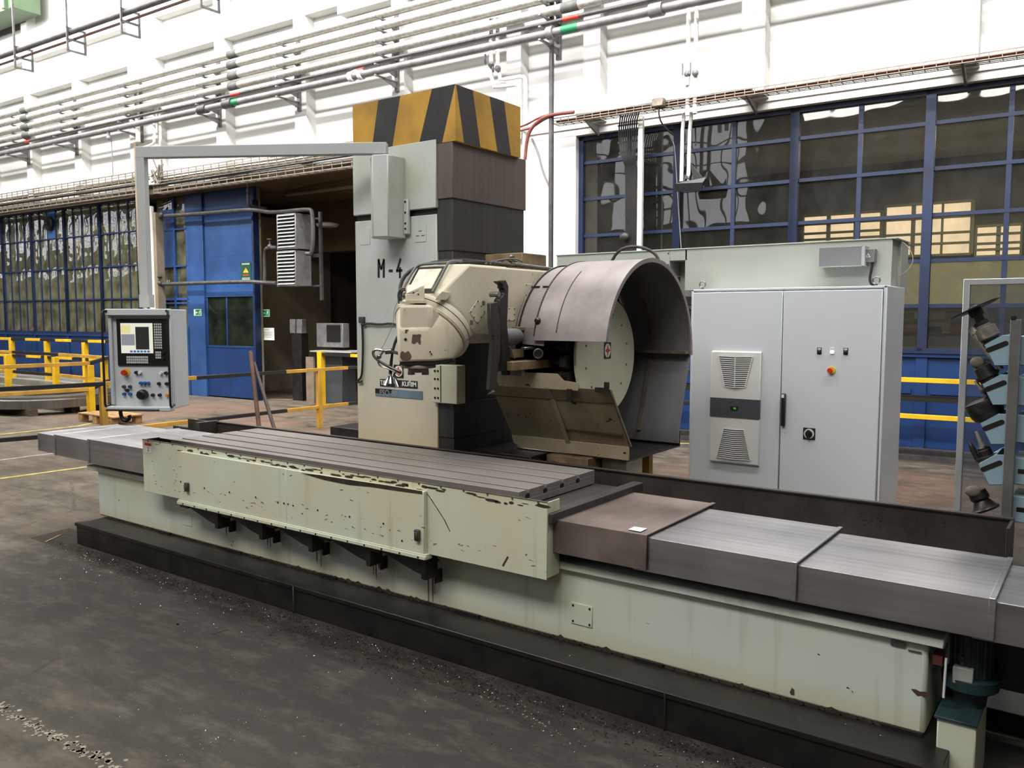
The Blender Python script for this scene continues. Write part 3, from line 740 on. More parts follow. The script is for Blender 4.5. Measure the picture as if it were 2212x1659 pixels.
# way covers on the right flank
for nm, za, zb_, o_, mt in (('way_cover_plate', 2.76, 3.165, 0, WAYC), ('way_cover_plate', 2.385, 2.77, .012, WAYC2), ('way_cover_plate', 2.0, 2.392, .022, WAYC2),
                            ('way_cover_plate', 1.0, 1.26, .012, WAYC2), ('way_cover_plate', .6, 1.01, .02, WAYC2)):
    g = MB(); g.box(-4.10, -3.935-o_, 4.698+o_, 5.62-o_, za, zb_); g.mk(nm, mt, cl, bev=.003)
g = MB(); g.box(-4.10, -3.96, 4.75, 5.58, 1.24, 2.02); g.mk('shaded_slideway', OILY, cl)  # oily black stands in for shade on the column side under the ram
a, c = onY(945, 786, 4.69), onY(993, 872, 4.69)
g = MB(); g.box(-4.12, -3.875, 4.66, 4.76, 1.262, 1.545); sd = g.mk('saddle_plate', CREAM, cl, bev=.004)
g = MB()
for z_ in (1.30, 1.37, 1.44, 1.50):
    for x_ in (-4.085, -4.055): g.frus((x_, 4.661, z_), (x_, 4.654, z_), .008, n=8)
g.box(-4.032, -4.026, 4.657, 4.661, 1.27, 1.54)
g.mk('socket_screw', BLK, sd)
g = MB()                                         # hatch plates
a, c = onY(778, 494, 4.70), onY(800, 528, 4.70); g.box(a.x, c.x, 4.697, 4.70, c.z, a.z); hp = g.mk('hatch_plate', COLP, cl, bev=.001)
a, c = onY(896, 488, 4.70), onY(921, 522, 4.70); g = MB(); g.box(a.x, c.x, 4.696, 4.70, c.z, a.z); hp = g.mk('hatch_plate', COLP, cl, bev=.001)
g = MB(); h_ = a.z-c.z
for u, v_ in ((.5, .66), (.28, .38), (.74, .38)):
    for k in (-1, 0, 1): g.frus((a.x+(c.x-a.x)*u+.012*k, 4.6965, c.z+h_*v_), (a.x+(c.x-a.x)*u+.012*k, 4.694, c.z+h_*v_), .004, n=8)
g.mk('plug_hole', BLK, hp)
# stencilled M-4
g = MB(); y_ = 4.699
def stroke(pts, wd):
    for p, q in zip(pts[:-1], pts[1:]):
        P, Q = onY(p[0], p[1], y_), onY(q[0], q[1], y_); d = (Q-P).normalized(); nrm = Vector((d.z, 0, -d.x))*wd/2; e = d*wd*.3
        g.prism([P+nrm-e, P-nrm-e, Q-nrm+e, Q+nrm+e], (0, -.0015, 0))
stroke([(818, 598), (818, 561)], .021); stroke([(829, 598), (829, 561)], .021); stroke([(818, 563), (823.5, 581)], .017); stroke([(829, 563), (823.5, 581)], .017)
stroke([(841, 585), (847, 585)], .02); stroke([(865, 560), (858, 584)], .019); stroke([(857, 585), (868, 584)], .019); stroke([(864, 579), (864, 599)], .019)
g.mk('stencil_lettering', BLK, cl, label='black stencilled M-4')
# badges
def emblem(P, rv, uv, wd, hh, parent, name='emblem'):
    rv, uv = Vector(rv), Vector(uv); nv = rv.cross(uv); P = Vector(P); g = MB()
    def pt(u, v_, k=0): return P+rv*u+uv*v_+nv*k
    g.m = 0; g.prism([pt(-wd/2, -hh/2), pt(wd/2, -hh/2), pt(wd/2, hh/2), pt(-wd/2, hh/2)], nv*.002)
    g.m = 1; n = 28; g.prism([pt(wd*.43*math.cos(6.283*i/n), hh*.43*math.sin(6.283*i/n), .002) for i in range(n)], nv*.001)
    g.m = 2; st = []
    for i in range(8):
        a_ = math.pi*i/4; r_ = .41 if i % 2 == 0 else .15; st.append(pt(wd*r_*math.cos(a_), hh*r_*math.sin(a_), .003))
    g.prism(st, nv*.001)
    return g.mk(name, [BLK, PAPER, RED], parent, label='black square emblem with red star in a white disc')
P = onY(861, 802, 4.697); a, c = onY(851, 789, 4.697), onY(872, 818, 4.697)
emblem(P, (1, 0, 0), (0, 0, 1), c.x-a.x, a.z-c.z, cl)
a, c = onY(821, 820, 4.698), onY(902, 838, 4.698)
g = MB(); a.z = onY(821, 818.5, 4.698).z; c.z = onY(902, 839.5, 4.698).z; g.box(a.x, c.x, 4.695, 4.70, c.z, a.z); bd = g.mk('maker_plate', BLK, cl, bev=.001)
zc = (a.z+c.z)/2
MB().text('TOS', (a.x+.005, 4.695, zc), (1, 0, 0), (0, 0, 1), .05, .001, 'LEFT', .001).mk('maker_lettering', PAPER, bd)
MB().text('KUŘIM', (c.x-.008, 4.695, zc), (1, 0, 0), (0, 0, 1), .05, .001, 'RIGHT', .0015).mk('maker_lettering', PAPER, bd)
a, c = onY(811, 839, 4.698), onY(913, 862, 4.698)
g = MB(); a.z = onY(811, 838, 4.698).z; c.z = onY(913, 863, 4.698).z; g.box(a.x, c.x, 4.694, 4.70, c.z, a.z); bd = g.mk('type_plate', PLATEB, cl, bev=.002)
g = MB(); g.box(a.x+.003, a.x+.19, 4.6925, 4.694, c.z+.022, a.z-.004); g.mk('plate_dark_end', BLK, bd)
MB().text('FSQ-80', (a.x+.05, 4.6925, (a.z+c.z)/2-.002), (1, 0, 0), (0, 0, 1), .062, .001, 'LEFT', .001).mk('type_lettering', plain('plate_silver', (168, 172, 172), .4, .3), bd)
# cable on the column front
pts = [onY(x, y, 4.68) for x, y in ((782, 700), (783, 715), (784, 745), (783, 790), (781, 815), (772, 823), (772, 826), (782, 824))]
g = MB(); g.tube(pts, .009, 6, 1); g.tube([onY(x, y, 4.68) for x, y in ((784, 702), (795, 698), (820, 701), (845, 698), (862, 703))], .009, 6, 1); g.mk('front_cable', CABLEB, cl)
g = MB(); a = onY(782, 691, 4.69); g.cbox((a.x, 4.69, a.z), .055, .03, .05); g.mk('cable_socket', PIPED, cl, bev=.003)
# pivot housing of the pendant boom
g = MB(); a = onY(833, 345, 4.6); 
hx0, hx1 = -4.60, -4.39
g.prism([(hx0, 4.69, 2.49), (hx0-.0, 4.53, 2.49), (hx0+.10, 4.45, 2.49), (hx1, 4.50, 2.49), (hx1, 4.69, 2.49)], (0, 0, .60)); g.box(hx1, hx1+.045, 4.66, 4.69, 2.52, 2.78)
hs = g.mk('pivot_housing', COLP, cl, bev=.006)
g = MB()
for z_ in (2.56, 2.60, 2.68, 2.76): g.frus((hx1+.022, 4.661, z_), (hx1+.022, 4.655, z_), .008, n=8)
g.mk('housing_bolt', BLK, hs)

# ------------------------------------------------------------------ pendant boom
D6 = 6.35                                            # distance of the hanging arm
def atd(px, py, d): return Vector((0, 0, EYE)) + ray(px, py)*d
pv = Vector((-4.49, 4.58, 0)); top_l = atd(307, 345, D6)
pen = thing('control_pendant', (top_l.x, top_l.y, 1.15), 'grey control pendant with screen and keys hanging from a square boom', 'control pendant')
zb = 3.145
A = Vector((pv.x+.04, pv.y-.02, zb)); B = Vector((top_l.x, top_l.y, zb)); dv_ = (A-B); dv_.z = 0; dn_ = dv_.normalized(); sd_ = Vector((-dn_.y, dn_.x, 0))*.034
g = MB(); g.prism([B-dn_*.035-sd_+Vector((0, 0, -.042)), A-sd_+Vector((0, 0, -.042)), A+sd_+Vector((0, 0, -.042)), B-dn_*.035+sd_+Vector((0, 0, -.042))], (0, 0, .084))
g.mk('boom_arm', ARMG, pen, bev=.004)
g = MB(); g.frus((pv.x, pv.y, 3.08), (pv.x, pv.y, 3.105), .05, n=18); g.mk('pivot_pin', ARMG, pen)
zt2 = atd(307, 664, D6).z
g = MB(); g.prism([B-dn_*.035-sd_+Vector((0, 0, zt2-zb)), B+dn_*.03-sd_+Vector((0, 0, zt2-zb)), B+dn_*.03+sd_+Vector((0, 0, zt2-zb)), B-dn_*.035+sd_+Vector((0, 0, zt2-zb))], (0, 0, zb-zt2-.04))
g.mk('drop_arm', ARMG, pen, bev=.003)
g = MB(); e = .008; q = zt2+.10; g.prism([B-dn_*(.035+e)-sd_*1.15+Vector((0, 0, zt2-zb)), B+dn_*(.03+e)-sd_*1.15+Vector((0, 0, zt2-zb)), B+dn_*(.03+e)+sd_*1.15+Vector((0, 0, zt2-zb)), B-dn_*(.035+e)+sd_*1.15+Vector((0, 0, zt2-zb))], (0, 0, .10)); g.mk('arm_socket', ARMG, pen)
# housing: front face turned to the operator
fa, fb = atd(237, 780, 6.16), atd(372, 780, 6.13)
rv = Vector((fb.x-fa.x, fb.y-fa.y, 0)); FW = rv.length; rv.normalize(); nv = Vector((rv.y, -rv.x, 0))    # outward normal
zc0, zc1 = atd(305, 888, 6.15).z, atd(305, 665, 6.15).z
O = Vector((fa.x, fa.y, zc0)); H_ = zc1-zc0
def PF(u, v_, k=0): return O+rv*(u*FW)+Vector((0, 0, 1))*(v_*H_)+nv*k
def pbox(g, u0, u1, v0, v1, k0, k1): return g.prism([PF(u0, v0, k0), PF(u1, v0, k0), PF(u1, v1, k0), PF(u0, v1, k0)], nv*(k1-k0))
g = MB(); pbox(g, .0, 1.0, .02, .985, -.26, -.02); pbox(g, -.02, 1.0, .925, .99, -.02, .03); pbox(g, 0, .05, .06, .94, -.02, .006); pbox(g, .975, 1.0, .06, .94, -.02, .006); pbox(g, -.03, 1.0, .0, .045, -.02, .05)
g.mk('housing', CABG, pen, bev=.006, bseg=2)
def px2uv(x, y): return (x-237)/(372-237), 1-(y-665)/(888-665)
def rectpx(g, xa, ya, xb, yb, k0, k1):
    u0, v1 = px2uv(xa, ya); u1, v0 = px2uv(xb, yb); return pbox(g, u0, u1, v0, v1, k0, k1)
g = MB(); rectpx(g, 253, 689, 361, 790, -.02, -.008); bz = g.mk('display_bezel', RUB, pen, bev=.002)
g = MB(); rectpx(g, 262, 698, 331, 763, -.008, -.006); g.mk('screen', emis('screen_light', (246, 246, 226), .85), bz)
g = MB(); rectpx(g, 263, 703, 283, 720, -.006, -.0055); g.mk('screen_field', emis('screen_yellow', (246, 232, 160), .85), bz)
g = MB(); rectpx(g, 263, 722, 292, 746, -.006, -.0055); g.mk('screen_field', emis('screen_grey', (150, 156, 164), .8), bz)
g = MB(); rectpx(g, 294, 706, 323, 755, -.006, -.0055); g.mk('screen_field', emis('screen_dark', (40, 40, 38), .8), bz)
g = MB()
for k in range(6): rectpx(g, 281+k*7.4, 757, 286.6+k*7.4, 761.5, -.006, -.0055)
g.mk('soft_keys', emis('screen_blue', (70, 118, 190), .8), bz)
g = MB()
for r_ in range(10):
    for c_ in range(4): rectpx(g, 334.5+c_*4.3, 698.5+r_*5.6, 337.6+c_*4.3, 702.6+r_*5.6, -.008, -.003)
g.mk('keypad', KEYW, bz); g = MB()
for r_ in range(3):
    for c_ in range(3): rectpx(g, 336+c_*4.3, 759+r_*5.6, 339.2+c_*4.3, 763.2+r_*5.6, -.008, -.003)
g.mk('keypad', KEYW, bz); g = MB()
for r_ in range(3):
    for c_ in range(11): rectpx(g, 273+c_*4.3, 769.5+r_*5.6, 276.3+c_*4.3, 773.8+r_*5.6, -.008, -.003)
g.mk('keypad', KEYW, bz)
g = MB()
for y_ in (761, 773):
    u, v_ = px2uv(352.5, y_); p = PF(u, v_, -.008); g.frus(p, p+nv*.012, .012, n=14)
g.mk('override_dial', BLK, bz)
def knob(x, y, r_, h_, mat, name, lab=None):
    u, v_ = px2uv(x, y); p = PF(u, v_, -.02); g = MB(); g.lathe(p, nv, [(0, r_*1.1), (.006, r_*1.1), (.007, r_), (h_, r_*.95)], 14)
    return g.mk(name, mat, pen, label=lab)
u, v_ = px2uv(269, 805); p = PF(u, v_, -.02); MB().lathe(p, nv, [(0, .03), (.004, .03)], 18).mk('stop_collar', YELP, pen, label='yellow collar')
p = p+nv*.004; MB().lathe(p, nv, [(0, .012), (.025, .012), (.026, .021), (.042, .019)], 16).mk('emergency_stop', RED, pen, label='red mushroom button')
for x, y, mt, lb in ((292, 805, BLK, None), (300, 805, WHITEP, 'white button'), (345, 806, WHITEP, 'white button'), (356, 806, BLK, None), (301, 828, BLUEP, 'blue button'), (309, 828, BLUEP, 'blue button'), (317, 828, BLUEP, 'blue button'),
                     (340, 829, BLK, None), (357, 829, BLK, None), (264, 836, DBLUEP, 'slate blue button'), (277, 836, DBLUEP, 'slate blue button'), (271, 844, BLK, None), (264, 852, BLUEP, 'blue button'), (277, 852, BLUEP, 'blue button'),
                     (326, 854, BLK, None), (341, 854, BLK, None), (357, 854, ORANGE, 'orange button')):
    knob(x, y, .0115, .022, mt, 'push_button', lb)
u, v_ = px2uv(306, 853); p = PF(u, v_, -.02); g = MB(); g.lathe(p, nv, [(0, .036), (.012, .036), (.016, .040), (.05, .036), (.058, .026)], 10); g.mk('handwheel', RUB, pen)
g = MB()
for u0 in (-.03, 1.01):
    g = MB(); g.tube([PF(u0, .06, .0), PF(u0, .04, .055), PF(u0, .10, .06), PF(u0, .93, .06), PF(u0, .97, .045), PF(u0-.05*(1 if u0 > 0 else -1), .97, .03)], .0085, 8, 2); g.mk('grab_rail', RUB, pen)
g = MB(); g.tube([PF(-.02, .012, .055), PF(.82, .012, .055)], .008, 8); g.mk('lower_rail', RUB, pen)
u, _ = px2uv(257, 0); g = MB(); g.tube([PF(.14, .0, .0), PF(.15, -.06, 0), PF(.19, -.10, 0), PF(.25, -.10, 0), PF(.29, -.07, 0), PF(.28, -.045, 0)], .014, 8, 2); g.mk('hook', RUB, pen)
# ------------------------------------------------------------------ ram and swivel head
ram = thing('universal_milling_ram', (-3.7, 4.5, 1.54), 'cream milling ram reaching over the table, rounded swivel head with spindle nose at its end', 'milling ram')
g = MB(); X0, X1, XM = -3.93, -3.45, -3.69
g.hull([(X0, 5.62, 1.79), (X1, 5.62, 1.79), (X0, 5.62, 2.245), (X1, 5.62, 2.245), (X1, 4.29, 2.245), (X0, 4.29, 2.245), (XM-.17, 4.23, 2.245), (XM+.14, 4.23, 2.245),
        (XM-.18, 4.07, 2.04), (XM+.17, 4.07, 2.04), (X1, 4.20, 1.93), (X0, 4.20, 1.93), (X1, 4.33, 1.79), (X0, 4.33, 1.79), (XM-.15, 4.30, 1.72), (XM+.15, 4.30, 1.72), (X1-.04, 5.3, 1.72), (X0+.04, 5.3, 1.72)])
g.mk('ram_body', HEADP, ram, bev=.015, bseg=2)
C0 = Vector((-3.695, 4.20, 1.835)); ax = Vector((0, -1, -1)).normalized()
g = MB(); g.lathe(C0-ax*.06, ax, [(0, .25), (.02, .262), (.05, .262), (.052, .256), (.056, .256), (.058, .268), (.10, .268), (.102, .264), (.11, .262)], 48); g.mk('swivel_ring', HEADP, ram, smooth=40)
g = MB(); g.lathe(C0-ax*.008, ax, [(0, .2685), (.005, .2685)], 48); g.mk('ring_joint', BLK, ram)
# head casting facing the operator
sc_ = onZ(899, 700, 1.9); sa = math.atan2(0.676, 0.737)
hc = Vector((-3.605, 3.945, 0))
u_ = Vector((math.cos(R(42.5)), math.sin(R(42.5)), 0)); n_ = Vector((math.sin(R(42.5)), -math.cos(R(42.5)), 0))
def HP(u, k, z): return hc + u_*u + n_*k + Vector((0, 0, z))
u2 = Vector((1, 0, 0)); u3 = ax.cross(u2)
ringp = [C0+ax*.05+(u2*math.cos(6.2832*i/28)+u3*math.sin(6.2832*i/28))*.258 for i in range(28)]
low = [HP(-.118, .11, 1.612), HP(.112, .11, 1.618), HP(-.115, -.10, 1.612), HP(.10, -.10, 1.612), HP(-.118, .11, 1.825), HP(.06, .11, 1.825), HP(-.115, -.10, 1.83)]
g = MB(); g.hull(low + [HP(.22, .0, 1.625), HP(.13, .09, 1.70)] + ringp[:])
hb = g.mk('head_casting', HEADP, ram, bev=.02, bseg=3, smooth=45)
g = MB(); g.hull([HP(-.108, .098, 1.80), HP(.085, .098, 1.80), HP(-.108, .098, 1.975), HP(.085, .098, 1.975), HP(-.10, -.10, 1.80), HP(.09, -.10, 1.80), HP(-.10, -.10, 1.975), HP(.09, -.10, 1.975), HP(.13, .02, 1.93), HP(.16, -.02, 1.86)])
g.mk('head_casting', HEADP, ram, bev=.02, bseg=3)
g = MB(); g.hull([HP(-.112, .122, 1.60), HP(.122, .122, 1.60), HP(.23, .0, 1.612), HP(-.11, -.1, 1.60), HP(.2, -.1, 1.61), HP(-.112, .122, 1.612), HP(.122, .122, 1.617), HP(.25, 0, 1.623), HP(-.11, -.1, 1.612), HP(.2, -.1, 1.622)]); g.mk('base_gasket', BLK, ram)
sp0 = HP(.004, .01, 1.60)
g = MB(); g.lathe(sp0, (0, 0, -1), [(0, .108), (.008, .112), (.022, .112), (.024, .104), (.026, .066), (.052, .066), (.053, .03)], 32)
for a_ in (0.6, 0.6+math.pi): g.cbox((sp0.x+.045*math.cos(a_), sp0.y+.045*math.sin(a_), sp0.z-.058), .032, .032, .022)
g.mk('spindle_nose', plain('nose_steel', (150, 136, 130), .4, .35, .12, 10), ram, smooth=35)
# motor cover and parts on top of the head
tz = 1.985
g = MB(); g.hull([HP(-.108, .085, tz), HP(.062, .085, tz), HP(-.1, -.06, tz), HP(.06, -.06, tz), HP(-.108, .085, tz+.012), HP(.062, .085, tz+.012), HP(-.1, -.06, tz+.012), HP(.06, -.06, tz+.012)]); g.mk('cover_base', HEADP, ram)
g = MB(); P_ = [(-.072, tz+.012), (.047, tz+.012), (.047, tz+.118), (-.052, tz+.118), (-.064, tz+.10), (-.072, tz+.07)]
g.prism([HP(u, -.07, z) for u, z in P_], n_*.07); g.prism([HP(u, 0, z) for u, z in ((-.072, tz+.012), (.047, tz+.012), (.047, tz+.116), (.03, tz+.105), (.005, tz+.072), (-.03, tz+.06), (-.062, tz+.056), (-.072, tz+.06))], n_*.07)
g.hull([HP(.047, 0, tz+.118), HP(-.052, 0, tz+.118), HP(-.064, 0, tz+.10), HP(.047, .07, tz+.114), HP(.03, .07, tz+.103), HP(.005, .07, tz+.072), HP(-.03, .07, tz+.06), HP(-.062, .07, tz+.058), HP(-.072, 0, tz+.06), HP(.047, 0, tz+.06)])
cv = g.mk('motor_cover', plain('cover_cream', (222, 214, 192), .4, 0, .06, 8), ram, bev=.004)
g = MB()
for u, z in ((-.022, tz+.066), (.008, tz+.056)): g.frus(HP(u, .071, z), HP(u, .073, z), .005, n=8)
g.mk('cover_screw', BLK, cv)
g = MB(); g.tube([HP(-.07, .02, tz+.09), HP(-.10, .02, tz+.09), HP(-.118, .02, tz+.06), HP(-.11, .04, tz), ], .008, 8, 2); g.tube([HP(-.07, .04, tz+.082), HP(-.095, .04, tz+.08), HP(-.10, .04, tz+.05), HP(-.10, .05, tz)], .006, 8, 2); g.mk('cover_cable', CABLEB, ram)
# side cover plate of the slanted front
g = MB(); q0 = Vector((-3.54, 4.03, 2.0)); g.hull([onX(x, y, -3.48) for x, y in ((940, 648), (964, 648), (972, 640), (973, 632), (955, 629), (944, 640))] + [onX(x, y, -3.53) for x, y in ((940, 648), (964, 648), (972, 640), (973, 632), (955, 629), (944, 640))]); g.mk('corner_plate', HEADP, ram, bev=.002)
# front hatch of the ram with its frame
fn = Vector((0, -(2.245-2.04), 4.23-4.07)).normalized(); fu = Vector((1, 0, 0)); fv = Vector((0, 4.23-4.07, 2.245-2.04)).normalized()
F0 = Vector((-3.71, 4.15, 2.1425))
fn = fv.cross(fu); fn = fn if fn.y < 0 else -fn
def FR(u, v_, k=0): return F0+fu*u+fv*v_+fn*k
g = MB(); g.prism([FR(-.10, -.085, .002), FR(.10, -.085, .002), FR(.10, .085, .002), FR(-.10, .085, .002)], fn*.012); fh = g.mk('front_hatch', plain('hatch_enamel', (224, 218, 196), .4, 0, .12, 14), ram, bev=.002)
g = MB(); g.prism([FR(-.13, -.115, .001), FR(.13, -.115, .001), FR(.13, .112, .001), FR(-.13, .112, .001)], fn*.002); g.mk('hatch_grime', GRIME, ram)
g = MB()
g.tube([FR(.135, -.12, .02), FR(.14, .0, .02), FR(.15, .09, .03), FR(.15, .14, .02), Vector((-3.56, 4.34, 2.27))], .009, 8, 1)
g.tube([FR(-.14, -.12, .02), FR(-.14, .09, .02), FR(-.10, .125, .02), FR(.10, .125, .02), Vector((-3.6, 4.36, 2.27))], .009, 8, 1)
g.mk('grease_pipe', PIPEG, ram)
g = MB(); g.tube([HP(-.02, -.08, 2.02), Vector((-3.90, 4.08, 2.05)), Vector((-3.93, 4.18, 2.2)), Vector((-3.78, 4.27, 2.265)), Vector((-3.6, 4.4, 2.285)), Vector((-3.5, 4.6, 2.265)), Vector((-3.5, 4.85, 2.262))], .013, 8, 2)
g.tube([Vector((-3.62, 4.3, 2.26)), Vector((-3.5, 4.5, 2.275)), Vector((-3.52, 4.75, 2.26)), Vector((-3.6, 5.0, 2.27))], .009, 8, 2); g.mk('hose_bundle', CABLEB, ram)
g = MB()
for k in range(9): g.frus((-3.462, 4.75+k*.1, 2.245), (-3.462, 4.75+k*.1, 2.252), .007, n=6)
g.box(-3.9, -3.455, 4.7, 5.62, 2.245, 2.249); g.mk('top_plate', BROWNM, ram)
# small service plates on the ram flank, traced as thin plates
def flank(pts, name, mat=HEADP, k=.004, par=ram, x=-3.45):
    g = MB(); P = [onX(px_, py_, x) for px_, py_ in pts]; g.prism([(x, p.y, p.z) for p in P], (k, 0, 0)); o = g.mk(name, mat, par, bev=.001); 
    g = MB(); n = len(P); cc = sum(P, Vector())/n
    for i in range(n):
        for f in ((0, .5) if n < 6 else (0,)):
            q = P[i].lerp(P[(i+1) % n], f).lerp(cc, .1); g.frus((x+k, q.y, q.z), (x+k+.003, q.y, q.z), .0045, n=8)
    g.mk('plate_screw', BLK, o); return o
flank([(1014, 674), (1031, 648), (1047, 673), (1030, 700)], 'diamond_plate')
flank([(1086, 665), (1111, 666), (1111, 693), (1086, 692)], 'flank_plate')
flank([(1134, 613), (1166, 615), (1164, 664), (1134, 662)], 'flank_plate')
g = MB()
for px_, py_ in ((1044, 654), (1018, 696)): p = onX(px_, py_, -3.45); g.box(-3.45, -3.446, p.y-.014, p.y+.014, p.z-.012, p.z+.012)
g.mk('rating_tag', PIPEG, ram)
p = onX(1092, 600, -3.45); g = MB(); g.lathe((-3.449, p.y, p.z), (1, 0, 0), [(0, .036), (.001, .036)], 28); g.mk('round_cover', HEADP, ram)
g = MB()                         # bare primer where paint fell off
def onhead(x, y):                # face plane of the head casting
    d = ray(x, y); p0 = HP(0, .1105, 1.7); k = (p0-Vector((0, 0, EYE))).dot(n_)/d.dot(n_); return Vector((0, 0, EYE))+d*k
for poly in (((891, 723), (895, 722), (899, 723), (904, 722), (908, 722), (910, 724), (908, 731), (909, 739), (908, 744), (905, 743), (902, 738), (899, 738), (897, 742), (892, 742), (889, 740), (890, 731)),
             ((865, 762), (869, 758), (875, 762), (882, 758), (886, 763), (889, 770), (886, 776), (878, 778), (868, 777), (864, 772)), ((875, 712), (883, 712), (880, 715), (878, 720), (875, 719))):
    P = [onhead(*q) for q in poly]; g.prism(P, n_*.0015)
g.mk('primer_patch', plain('brown_primer', (98, 78, 62), .7, 0, .1, 12), ram)
g = MB()
for x, y, r_ in ((876, 733, .009), (929, 760, .005), (932, 765, .005), (874, 670, .003)): p = onhead(x, y); g.frus(p, p+n_*.004, r_, n=10)
g.mk('head_bolt', BLK, ram)
g = MB(); p = C0+ax*.02+(u2*math.cos(.35)+u3*math.sin(.35)*-1)*.268; g.sphere(p, .008, 8, 6); g.mk('ring_eye', GALV, ram)

# coolant nozzles and hoses with flexible conduit at the head's left side
cn = thing('coolant_nozzle', HP(-.2, .03, 1.42), 'chromed coolant nozzle cluster on a swan-neck hose at the left of the head', 'coolant nozzle')
DC = (hc-Vector((0, 0, EYE))).dot(fwd)-.03
def H(x, y, d=0): return atd(x, y, DC+d)
g = MB(); g.frus(H(862, 764, .05), H(842, 758), .011, n=10); g.frus(H(846, 758), H(832, 759), .02, n=14); g.frus(H(838, 757), H(826, 757), .012, n=10); g.frus(H(829, 757), H(820, 768), .009, n=8); g.sphere(H(819, 770), .017, 10, 8)
g.mk('swivel_joint', MILLD, cn)
g = MB(); g.tube([H(828, 757), H(812, 754), H(805, 760), H(808, 771), H(818, 780), H(834, 789), H(850, 797), H(866, 803)], .009, 8, 2); g.tube([H(816, 782), H(821, 791), H(838, 796), H(856, 806), H(864, 810)], .005, 6, 2); g.mk('steel_tube', CHROME, cn)
g = MB(); g.hull([H(852, 803), H(866, 800), H(868, 806), H(863, 812), H(852, 803, .02), H(866, 800, .02), H(868, 806, .02), H(863, 812, .02)]); g.mk('red_tag', RED, cn)
g = MB(); g.tube([H(862, 720, .06), H(852, 740, .05), H(847, 765, .04), H(843, 790, .04), H(842, 808, .02)], .008, 8, 2); g.tube([H(861, 724, .08), H(849, 755, .06), H(846, 785, .05), H(845, 808, .03)], .006, 8, 2); g.tube([H(862, 800, .0), H(852, 806), H(850, 815)], .006, 8, 1); g.mk('rubber_hose', CABLEB, cn)
for a0, a1 in (((840, 812), (834, 833)), ((844, 808), (845, 829)), ((852, 812), (860, 836))):
    P, Q = H(*a0), H(*a1); g = MB(); d = Q-P; g.lathe(P, d, [(0, .006), (d.length*.25, .008), (d.length*.55, .017), (d.length*.95, .026), (d.length, .027), (d.length*1.0, .020), (d.length*.8, .014)], 16); g.mk('nozzle', CHROME, cn, smooth=50)
g = MB(); g.tube([H(862, 645, -.02), H(851, 668), H(850, 690), H(848, 705), H(834, 735), H(822, 757), H(818, 762)], .0018, 5, 2); g.mk('thin_wire', PIPEG, cn)

# vertical changer arm hanging beside the ram
arm = thing('tool_changer_arm', (-3.33, 4.45, 1.35), 'dark steel double gripper arm hanging vertically in front of the ram flank', 'tool changer arm')
XA = -3.36
def ex(pts, name, k, mat, x=XA): 
    g = MB(); P = [onX(px_, py_, x) for px_, py_ in pts]; g.prism([(x, p.y, p.z) for p in P], (k, 0, 0)); return g.mk(name, mat, arm, bev=.004)
ex([(1064, 608), (1080, 605), (1086, 618), (1085, 660), (1083, 700), (1087, 740), (1090, 782), (1088, 800), (1073, 800), (1070, 745), (1066, 690), (1066, 648), (1072, 640), (1077, 634), (1077, 625), (1073, 622), (1074, 616), (1068, 612)], 'gripper_arm', .05, OILY)
ex([(1051, 655), (1068, 652), (1074, 700), (1074, 760), (1068, 800), (1066, 822), (1071, 832), (1068, 842), (1055, 845), (1049, 842), (1052, 800), (1056, 740), (1052, 700)], 'slide_bar', .03, DARKST, XA+.03)
g = MB(); p = onX(1070, 636, XA+.02)
g.lathe((XA-.02, p.y, p.z), (1, 0, 0), [(0, .018), (.07, .018), (.071, .010)], 16); g.mk('pivot_bush', MILLD, arm)
g = MB(); p = onX(1064, 728, XA+.06)
for dy in (-.008, .012):
    for dz in (-.01, .01): g.frus((p.x, p.y+dy, p.z+dz), (p.x+.004, p.y+dy, p.z+dz), .005, n=8)
g.mk('arm_screw', BLK, arm)
g = MB(); p = onX(1062, 848, XA+.05); g.hull([p+Vector((.0, -.05, -.01)), p+Vector((.0, .05, -.015)), p+Vector((.03, 0, .012)), p+Vector((.0, 0, .02)), p+Vector((.03, .05, -.01))]); g.mk('finger_tip', MILLD, arm)

# ------------------------------------------------------------------ tool magazine with its hood
YC, ZC = 5.42, 1.625; XR, XL = -2.695, -3.42; RH = .685
mag = thing('tool_magazine', (-3.05, 5.4, .9), 'round tool magazine with cream disc under a curved sheet-metal hood', 'tool magazine')
def arc(r_, a0, a1, n=40): return [(YC - r_*math.cos(R(a0+(a1-a0)*i/n)), ZC + r_*math.sin(R(a0+(a1-a0)*i/n))) for i in range(n+1)]
def shell(name, x0, x1, r_, a0, a1, mat, th=.008, par=mag, n=40):
    g = MB(); P = arc(r_, a0, a1, n); Q = arc(r_-th, a0, a1, n); vs = []
    for (y, z) in P+Q[::-1]: vs.append((x0, y, z))
    m_ = len(vs); vs += [(x1, v_[1], v_[2]) for v_ in vs]; L = n+1
    g.v = [Vector(v_) for v_ in vs]; g.f = []; 
    for i in range(m_): g.f.append([i, (i+1) % m_, m_+(i+1) % m_, m_+i])
    for o_, fl in ((0, 0), (m_, 1)):
        for i in range(n): 
            f = [o_+i, o_+i+1, o_+m_-2-i, o_+m_-1-i]; g.f.append(f if fl == 0 else f[::-1])
    g.mi = [0]*len(g.f)
    return g.mk(name, mat, par, smooth=30)
shell('hood_shell', -3.26, XR, RH, 9.5, 181, HOODM)
shell('hood_shell', XL-.02, -3.24, RH-.03, 17, 181, HOODM)
shell('hood_lining', -3.235, XR-.01, RH-.009, 20, 181, HOODI, .004)
shell('hood_rim', XR-.004, XR+.012, RH+.006, 9.5, 182, HOODM, .03)
shell('hood_seam', -3.262, -3.252, RH+.004, 12, 176, GRIME, .006)
shell('hood_seam', -3.08, -3.074, RH+.002, 14, 60, GRIME, .004)
